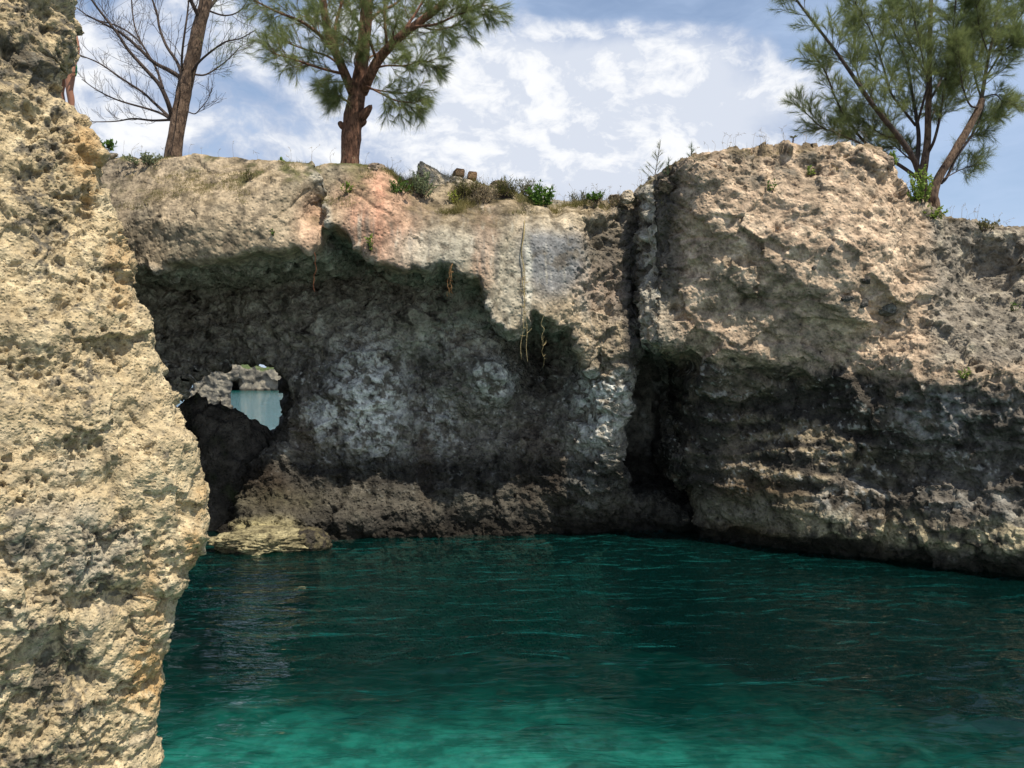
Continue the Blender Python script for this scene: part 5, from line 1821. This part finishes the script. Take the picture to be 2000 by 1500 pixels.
def stone(name, label, cat, centre, radii, seed, cols, mat, level=5, amp=0.16, cut=0.0, rot=0.0, group=None, parent=None, chip=0.10):
    me = ico(level)
    V = get_v(me)
    d = 1 + amp * ridged(V + seed, 1.1, 4, 0.55, seed) + amp * 0.8 * fbm(V + seed, 2.6, 4, 0.6, seed + 2) + amp * 0.35 * fbm(V + seed, 9.0, 3, 0.6, seed + 4)
    d = d + chip * facet(V, 1.7, seed + 11) + chip * 0.5 * facet(V, 4.0, seed + 12)
    if cut:
        for k in range(7):
            r = np.random.default_rng(seed * 31 + k)
            n = unit(r.normal(size=3))
            lim = cut * (0.8 + 0.3 * r.random())
            over = np.maximum(V @ n - lim, 0)
            V = V - over[:, None] * n * 0.92
    V = V * d[:, None] * np.array(radii)
    c, s = math.cos(rot), math.sin(rot)
    V = np.stack([V[:, 0] * c - V[:, 2] * s, V[:, 1], V[:, 0] * s + V[:, 2] * c], 1)
    set_v(me, V)
    f = fbm(V / max(radii), 3.0, 4, 0.6, seed + 7)
    C = np.empty((len(V), 3), np.float32)
    C[:] = cols[0]
    C = lerp(C, cols[1], sstep(-0.15, 0.3, f))
    if len(cols) > 2:
        C = lerp(C, cols[2], sstep(0.1, 0.4, -f))
    set_col(me, 'stain', C)
    me.polygons.foreach_set('use_smooth', np.ones(len(me.polygons), bool))
    o = link(name, me, mat)
    o.location = centre
    tag(o, label, cat, group)
    return o


stone('boulder', 'big dark boulder filling the bottom of the arch opening', 'boulder', (-6.65, 17.6, 0.35), (1.55, 0.95, 2.0), 41,
      ((0.05, 0.043, 0.034), (0.11, 0.095, 0.075), (0.05, 0.06, 0.025)), rock_mat, 6, 0.13, chip=0.16)
stone('boulder', 'pale yellow rock ledge at the waterline below the arch', 'boulder', (-4.6, 14.85, 0.16), (0.85, 0.5, 0.22), 43,
      ((0.22, 0.19, 0.105), (0.35, 0.305, 0.175), (0.07, 0.06, 0.04)), rock_mat, 6, 0.22, chip=0.2)
stone('boulder', 'small dark wet rock at the waterline right of the pale yellow ledge', 'boulder', (-3.75, 14.85, 0.12), (0.33, 0.3, 0.26), 44,
      ((0.035, 0.03, 0.024), (0.13, 0.11, 0.06)), rock_mat, 5, 0.2)
RIMS = 'loose rocks on the cliff rim'


def rim_stone(label, px, py, w, h, seed, cols, cut=0.55, sink=0.25, group=RIMS, name='rock', cat='rock', amp=0.12, D=None):
    t = on_top(px)
    D = D or t[1]
    c = np.array(P3(px, py, D))
    s = D / FPX
    tz = top_z(c[0], c[1])
    if tz is not None:
        c[2] = min(c[2], tz + h * s * (0.5 - sink))
    return stone(name, label, cat, c - np.array([0, 0, h * s * sink * 0.5]), (w / 2 * s, min(w, h * 1.6) / 2 * s, h / 2 * s * (1 + sink)), seed, cols, rock_mat, 5, amp, cut, group=group)


PALE = ((0.42, 0.35, 0.25), (0.52, 0.44, 0.33), (0.20, 0.165, 0.12))
GREYB = ((0.20, 0.155, 0.115), (0.30, 0.235, 0.17), (0.09, 0.07, 0.055))
rim_stone('pointed pale rim rock rising behind the grey-green shrub', 838, 336, 78, 48, 51, PALE, 0.5, 0.4, D=15.9)
rim_stone('flat pale slab rock sloping right of the pointed rim rock', 905, 358, 110, 26, 52, PALE, 0.5, 0.3, D=15.8)
rim_stone('rounded grey-brown rim rock right of the thick trunk', 735, 332, 40, 24, 53, GREYB, 0.7, 0.4)
rim_stone('pale angular rock on the rim next to the near rock, farther left one', 202, 296, 22, 18, 54, PALE, 0.45)
rim_stone('pale angular rock on the rim, right neighbour of the farthest left one', 223, 299, 20, 13, 55, PALE, 0.45)
rim_stone('flat brown rock on the rim just left of the bare tree', 284, 295, 22, 9, 56, GREYB, 0.6)
rim_stone('dark craggy rock at the rim by the top of the cleft', 1202, 384, 26, 22, 57, GREYB, 0.5)
rim_stone('pale brown craggy rock at the rim, left of the pale seedling', 1228, 386, 34, 26, 58, PALE, 0.5)
rim_stone('brown rock at the foot of the pale seedling', 1274, 370, 30, 24, 59, GREYB, 0.6)
rim_stone('grey craggy rock left of the headland corner, under the small seedling', 1304, 356, 34, 26, 60, GREYB, 0.6)
rim_stone('dark low rock on the rim behind the olive grassy shrub', 975, 345, 44, 16, 61, GREYB, 0.6, D=16.2)
rim_stone('craggy dark knob on the headland top, left of the light green sprig', 1722, 312, 40, 34, 62, GREYB, 0.6)
rim_stone('dark knob on the headland top, farther left than the one by the sprig', 1640, 306, 44, 26, 63, GREYB, 0.6)

EMB = 'dark pebbles set in the headland face'


def set_stone(label, px, py, w, h, seed, cols, rot=0.0):
    p, n = on_face(px, py, 5)
    s = p[1] / FPX
    stone('pebble', label, 'pebble', p.astype(float) + n.astype(float) * 0.01, (w / 2 * s, w / 2 * s * 0.8, h / 2 * s), seed, cols, rock_mat, 4, 0.10, 0.6, rot, group=EMB)


DKS = ((0.045, 0.042, 0.037), (0.10, 0.095, 0.082))
set_stone('largest dark grey-green pebble at the lower right of the pale face', 1733, 606, 36, 30, 71, ((0.10, 0.095, 0.08), (0.17, 0.165, 0.14)), 0.2)
set_stone('upright dark pebble left of the largest one', 1690, 592, 16, 24, 72, DKS, -0.5)
set_stone('small dark pebble above the upright one', 1696, 552, 20, 14, 73, DKS)
set_stone('flat black pebble under the fold', 1657, 586, 26, 12, 74, DKS)
set_stone('tiny black pebble on the upper right of the fold', 1588, 520, 10, 9, 75, DKS)
set_stone('black pebble beside the fold near the middle', 1620, 482, 14, 16, 76, DKS)

# two square brown blocks on the rim
BLOCK_MAT = rock_material('brown_block', 14.0, 0.02, 0.4, 22.0, 0.5)


def block(label, px, py, w, h, rz, seed):
    import bmesh
    D = 16.0
    s = D / FPX
    bm = bmesh.new()
    bmesh.ops.create_cube(bm, size=1.0)
    for f in bm.verts:
        f.co.x *= w * s
        f.co.y *= 0.26
        f.co.z *= h * s
    bmesh.ops.bevel(bm, geom=bm.edges[:], offset=0.018, segments=2, affect='EDGES')
    bmesh.ops.subdivide_edges(bm, edges=bm.edges[:], cuts=5, use_grid_fill=True)
    me = bpy.data.meshes.new('stone_block')
    bm.to_mesh(me)
    bm.free()
    V = get_v(me)
    V = V + 0.012 * np.stack([fbm(V + seed, 9, 3, 0.6, seed + k) for k in range(3)], 1)
    set_v(me, V)
    f = fbm(V, 8, 3, 0.6, seed)
    C = np.empty((len(V), 3), np.float32)
    C[:] = (0.20, 0.125, 0.07)
    C = lerp(C, (0.30, 0.20, 0.11), sstep(-0.1, 0.3, f))
    C = lerp(C, (0.09, 0.05, 0.03), sstep(0.3, 0.48, V[:, 2] / (h * s) + 0.2 * f))
    set_col(me, 'stain', C)
    o = link('stone_block', me, BLOCK_MAT)
    q = P3(px, py, D)
    o.location = (q[0], q[1], min(q[2], (top_z(q[0], q[1]) or 9) + h * s * 0.42))
    o.rotation_euler = (0, 0.03, rz)
    tag(o, label, 'block', 'square stone blocks on the rim')


block('square brown stone block on the rim, the left one of the pair', 896, 329, 18, 15, 0.35, 81)
block('square brown stone block on the rim, the right one of the pair', 922, 329, 17, 15, 0.15, 82)


# ------------------------------------------------------------------ grass and moss on the cliff top
TURF = leaf_material('turf_blades', (0.10, 0.105, 0.03), (0.30, 0.25, 0.10), 0.2, 0.3, 1.5)


def grass():
    m = (SN[:, 2] > 0.45) & (SV[:, 2] > 6.3) & (SV[:, 1] < 17.8)
    P, N = SV[m], SN[m]
    f = fbm(P, 1.4, 3, 0.55, 500)
    dens = sstep(-0.05, 0.30, f) * np.where(P[:, 0] > 2.3, 0.35, 1.0)
    pick = RNG.random(len(P)) < 0.34 * dens * np.where((P[:, 0] > -2.4) & (P[:, 0] < 2.2), 2.2, 1.0)
    P, N, f = P[pick].astype(float), N[pick], f[pick]
    rep = 4
    P = np.repeat(P, rep, 0) + RNG.normal(size=(len(P) * rep, 3)) * np.array([0.035, 0.035, 0.0])
    n = len(P)
    d = unit(np.array([0, -0.1, 1.0]) + 0.55 * RNG.normal(size=(n, 3)))
    shelf = sstep(-2.5, -2.0, P[:, 0]) * sstep(2.4, 1.9, P[:, 0])
    L = ((0.035 + 0.06 * RNG.random(n) ** 2 + 0.10 * (RNG.random(n) < 0.03)) * (1 + 1.3 * shelf))[:, None]
    sd = unit(np.cross(d, RNG.normal(size=(n, 3)))) * 0.004
    mb = MB()
    P[:, 2] -= 0.015
    mb.tris(np.stack([P - sd, P + sd, P + d * L], 1))
    o = mb.build('grass', TURF, None, None, smooth=False)
    tag(o, 'short olive grass and moss along the cliff rim', 'grass', kind='stuff')
    # bare seed stalks standing up against the sky
    st = MB()
    rimx = np.concatenate([RNG.uniform(930, 1260, 46), RNG.uniform(560, 900, 16), RNG.uniform(1340, 1700, 30), RNG.uniform(1850, 1990, 14), RNG.uniform(230, 540, 12)])
    for x in rimx:
        b = on_top(x, None).astype(float)
        h = RNG.uniform(0.08, 0.30)
        ln = smooth_line([b - np.array([0, 0, 0.03]), b + np.array([RNG.normal() * 0.03, 0, h * 0.6]), b + np.array([RNG.normal() * 0.07, RNG.normal() * 0.03, h])], 5)
        st.tube(ln, np.linspace(0.0022, 0.0014, 5), 3)
        for k in range(3):
            q = ln[3] + (ln[4] - ln[3]) * RNG.random()
            st.tube(np.array([q, q + RNG.normal(size=3) * 0.022]), [0.003, 0.002], 3)
    o = st.build('dry_grass', DRY, None, None)
    tag(o, 'thin dry grass stalks standing along the rim against the sky', 'grass', kind='stuff')


grass()


# ------------------------------------------------------------------ the bather half hidden behind the near rock
def skin_body(name, joints, edges, mat, parent, root_i=0, sub=2):
    me = bpy.data.meshes.new(name)
    me.from_pydata([j[0] for j in joints], edges, [])
    ob = bpy.data.objects.new(name, me)
    COL.objects.link(ob)
    sk = ob.modifiers.new('skin', 'SKIN')
    sk.use_smooth_shade = True
    for k, j in enumerate(joints):
        r = j[1]
        me.skin_vertices[0].data[k].radius = r if isinstance(r, tuple) else (r, r)
        me.skin_vertices[0].data[k].use_root = (k == root_i)
    sb = ob.modifiers.new('sub', 'SUBSURF')
    sb.levels = sub
    dg = bpy.context.evaluated_depsgraph_get()
    new = bpy.data.meshes.new_from_object(ob.evaluated_get(dg))
    bpy.data.objects.remove(ob)
    bpy.data.meshes.remove(me)
    new.polygons.foreach_set('use_smooth', np.ones(len(new.polygons), bool))
    o = bpy.data.objects.new(name, new)
    COL.objects.link(o)
    new.materials.clear()
    new.materials.append(mat)
    o.parent = parent
    return o


def person():
    D = 12.9
    foot = np.array([P3(129, 0, D)[0], D, 7.33])
    root = empty('person', foot)
    root.rotation_euler = (0, 0, math.radians(-25))
    tag(root, 'person in green patterned swim shorts standing half hidden behind the near rock', 'person')
    sk, nt, bs, out = new_mat('tanned_skin')
    bs.inputs['Base Color'].default_value = rgb(0.30, 0.145, 0.09)
    bs.inputs['Roughness'].default_value = 0.5
    tc = nt.node('ShaderNodeTexCoord')
    nt.l.new(nt.mix(nt.noise(tc.outputs['Object'], 9, 3), rgb(0.24, 0.105, 0.062), rgb(0.36, 0.18, 0.115)), bs.inputs['Base Color'])
    J = [((0, 0, 0.96), (0.15, 0.105)), ((0, 0.01, 1.12), (0.135, 0.10)), ((0, 0.0, 1.30), (0.165, 0.11)), ((0, 0.01, 1.43), (0.12, 0.085)), ((0, 0, 1.50), (0.056, 0.056)),
         ((0, -0.01, 1.56), (0.06, 0.065)), ((0, -0.015, 1.64), (0.078, 0.095)), ((0, -0.01, 1.73), (0.066, 0.08))]
    E = [(0, 1), (1, 2), (2, 3), (3, 4), (4, 5), (5, 6), (6, 7)]
    hands = []
    for s in (-1, 1):
        a = len(J)
        J += [((0.17 * s, 0.01, 1.41), (0.062, 0.06)), ((0.215 * s, 0.02, 1.26), (0.048, 0.048)), ((0.245 * s, 0.02, 1.11), (0.040, 0.040)), ((0.255 * s, -0.02, 0.98), (0.038, 0.034)),
              ((0.262 * s, -0.05, 0.86), (0.026, 0.022)), ((0.262 * s, -0.062, 0.79), (0.034, 0.018))]
        E += [(3, a), (a, a + 1), (a + 1, a + 2), (a + 2, a + 3), (a + 3, a + 4), (a + 4, a + 5)]
        hands.append((s, a + 5))
        b = len(J)
        J += [((0.095 * s, 0, 0.86), (0.095, 0.098)), ((0.105 * s, -0.01, 0.68), (0.078, 0.08)), ((0.11 * s, -0.02, 0.50), (0.055, 0.058)), ((0.112 * s, 0.01, 0.36), (0.055, 0.06)),
              ((0.112 * s, 0.02, 0.20), (0.038, 0.042)), ((0.112 * s, 0.015, 0.08), (0.034, 0.04)), ((0.115 * s, -0.05, 0.035), (0.042, 0.03)), ((0.12 * s, -0.15, 0.025), (0.042, 0.02))]
        E += [(0, b)] + [(b + k, b + k + 1) for k in range(7)]
    for s, h in hands:
        base = np.array(J[h][0])
        for k, (dy, L) in enumerate(((-0.030, 0.072), (-0.010, 0.082), (0.010, 0.076), (0.028, 0.060))):
            f0 = len(J)
            p1 = base + np.array([0.004 * s, dy, -0.045])
            p2 = p1 + np.array([-0.006 * s, -0.006, -L * 0.5])
            p3 = p2 + np.array([-0.018 * s, -0.004, -L * 0.45])
            J += [(tuple(p1), 0.0095), (tuple(p2), 0.0085), (tuple(p3), 0.0070)]
            E += [(h, f0), (f0, f0 + 1), (f0 + 1, f0 + 2)]
        f0 = len(J)
        p1 = base + np.array([-0.01 * s, -0.038, 0.0])
        p2 = p1 + np.array([-0.012 * s, -0.022, -0.03])
        p3 = p2 + np.array([-0.008 * s, -0.006, -0.026])
        J += [(tuple(p1), 0.011), (tuple(p2), 0.0095), (tuple(p3), 0.008)]
        E += [(h, f0), (f0, f0 + 1), (f0 + 1, f0 + 2)]
    skin_body('body', J, E, sk, root)
    # swim shorts
    sm, nt, bs, out = new_mat('green_swim_cloth')
    tc = nt.node('ShaderNodeTexCoord')
    v = nt.voronoi(tc.outputs['Object'], 9.0, 'DISTANCE_TO_EDGE')
    edge = nt.smooth(v, 0.10, 0.05)
    nt.l.new(nt.mix(edge, rgb(0.02, 0.17, 0.10), rgb(0.22, 0.75, 0.10)), bs.inputs['Base Color'])
    bs.inputs['Roughness'].default_value = 0.8
    SJ = [((0, 0, 1.04), (0.158, 0.122)), ((0, 0, 0.93), (0.168, 0.13))]
    SE = [(0, 1)]
    for s in (-1, 1):
        b = len(SJ)
        SJ += [((0.098 * s, 0, 0.85), (0.112, 0.118)), ((0.108 * s, -0.01, 0.70), (0.105, 0.11))]
        SE += [(1, b), (b, b + 1)]
    skin_body('shorts', SJ, SE, sm, root)
    # hair and face
    hm, nt, bs, out = new_mat('dark_hair')
    bs.inputs['Base Color'].default_value = rgb(0.02, 0.014, 0.01)
    tc = nt.node('ShaderNodeTexCoord')
    nt.l.new(nt.mix(nt.noise(tc.outputs['Object'], 60, 3), rgb(0.012, 0.009, 0.007), rgb(0.04, 0.028, 0.02)), bs.inputs['Base Color'])
    me = ico(4)
    V = get_v(me)
    V = V * np.array([0.084, 0.103, 0.088])
    V[:, 2] = np.where((V[:, 1] < 0.0) & (V[:, 2] < 0.02), 0.02 + (V[:, 2] - 0.02) * 0.1, V[:, 2])
    V += np.array([0, 0.006, 1.72]) + 0.006 * fbm(V, 40, 3, 0.6, 9)[:, None] * unit(V)
    set_v(me, V)
    link('hair', me, hm, root)
    mb = MB()
    mb.tube([(0, -0.088, 1.67), (0, -0.108, 1.645), (0, -0.112, 1.625), (0, -0.095, 1.615)], [0.010, 0.014, 0.017, 0.012], 8)
    mb.build('nose', sk, root)
    em, nt, bs, out = new_mat('eye_white_and_iris')
    bs.inputs['Base Color'].default_value = rgb(0.04, 0.03, 0.025)
    for s in (-1, 1):
        mb = MB()
        mb.tube([(0.03 * s, -0.080, 1.652), (0.03 * s, -0.092, 1.652)], [0.013, 0.009], 8)
        mb.build('eye', em, root)
        mb = MB()
        mb.tube([(0.079 * s, 0.012, 1.675), (0.090 * s, 0.018, 1.655), (0.084 * s, 0.010, 1.625)], [0.010, 0.017, 0.009], 7)
        mb.build('ear', sk, root)
    lm, nt, bs, out = new_mat('lips')
    bs.inputs['Base Color'].default_value = rgb(0.28, 0.09, 0.07)
    mb = MB()
    mb.tube([(-0.026, -0.086, 1.588), (0, -0.097, 1.588), (0.026, -0.086, 1.588)], [0.004, 0.008, 0.004], 7)
    mb.build('mouth', lm, root)


person()
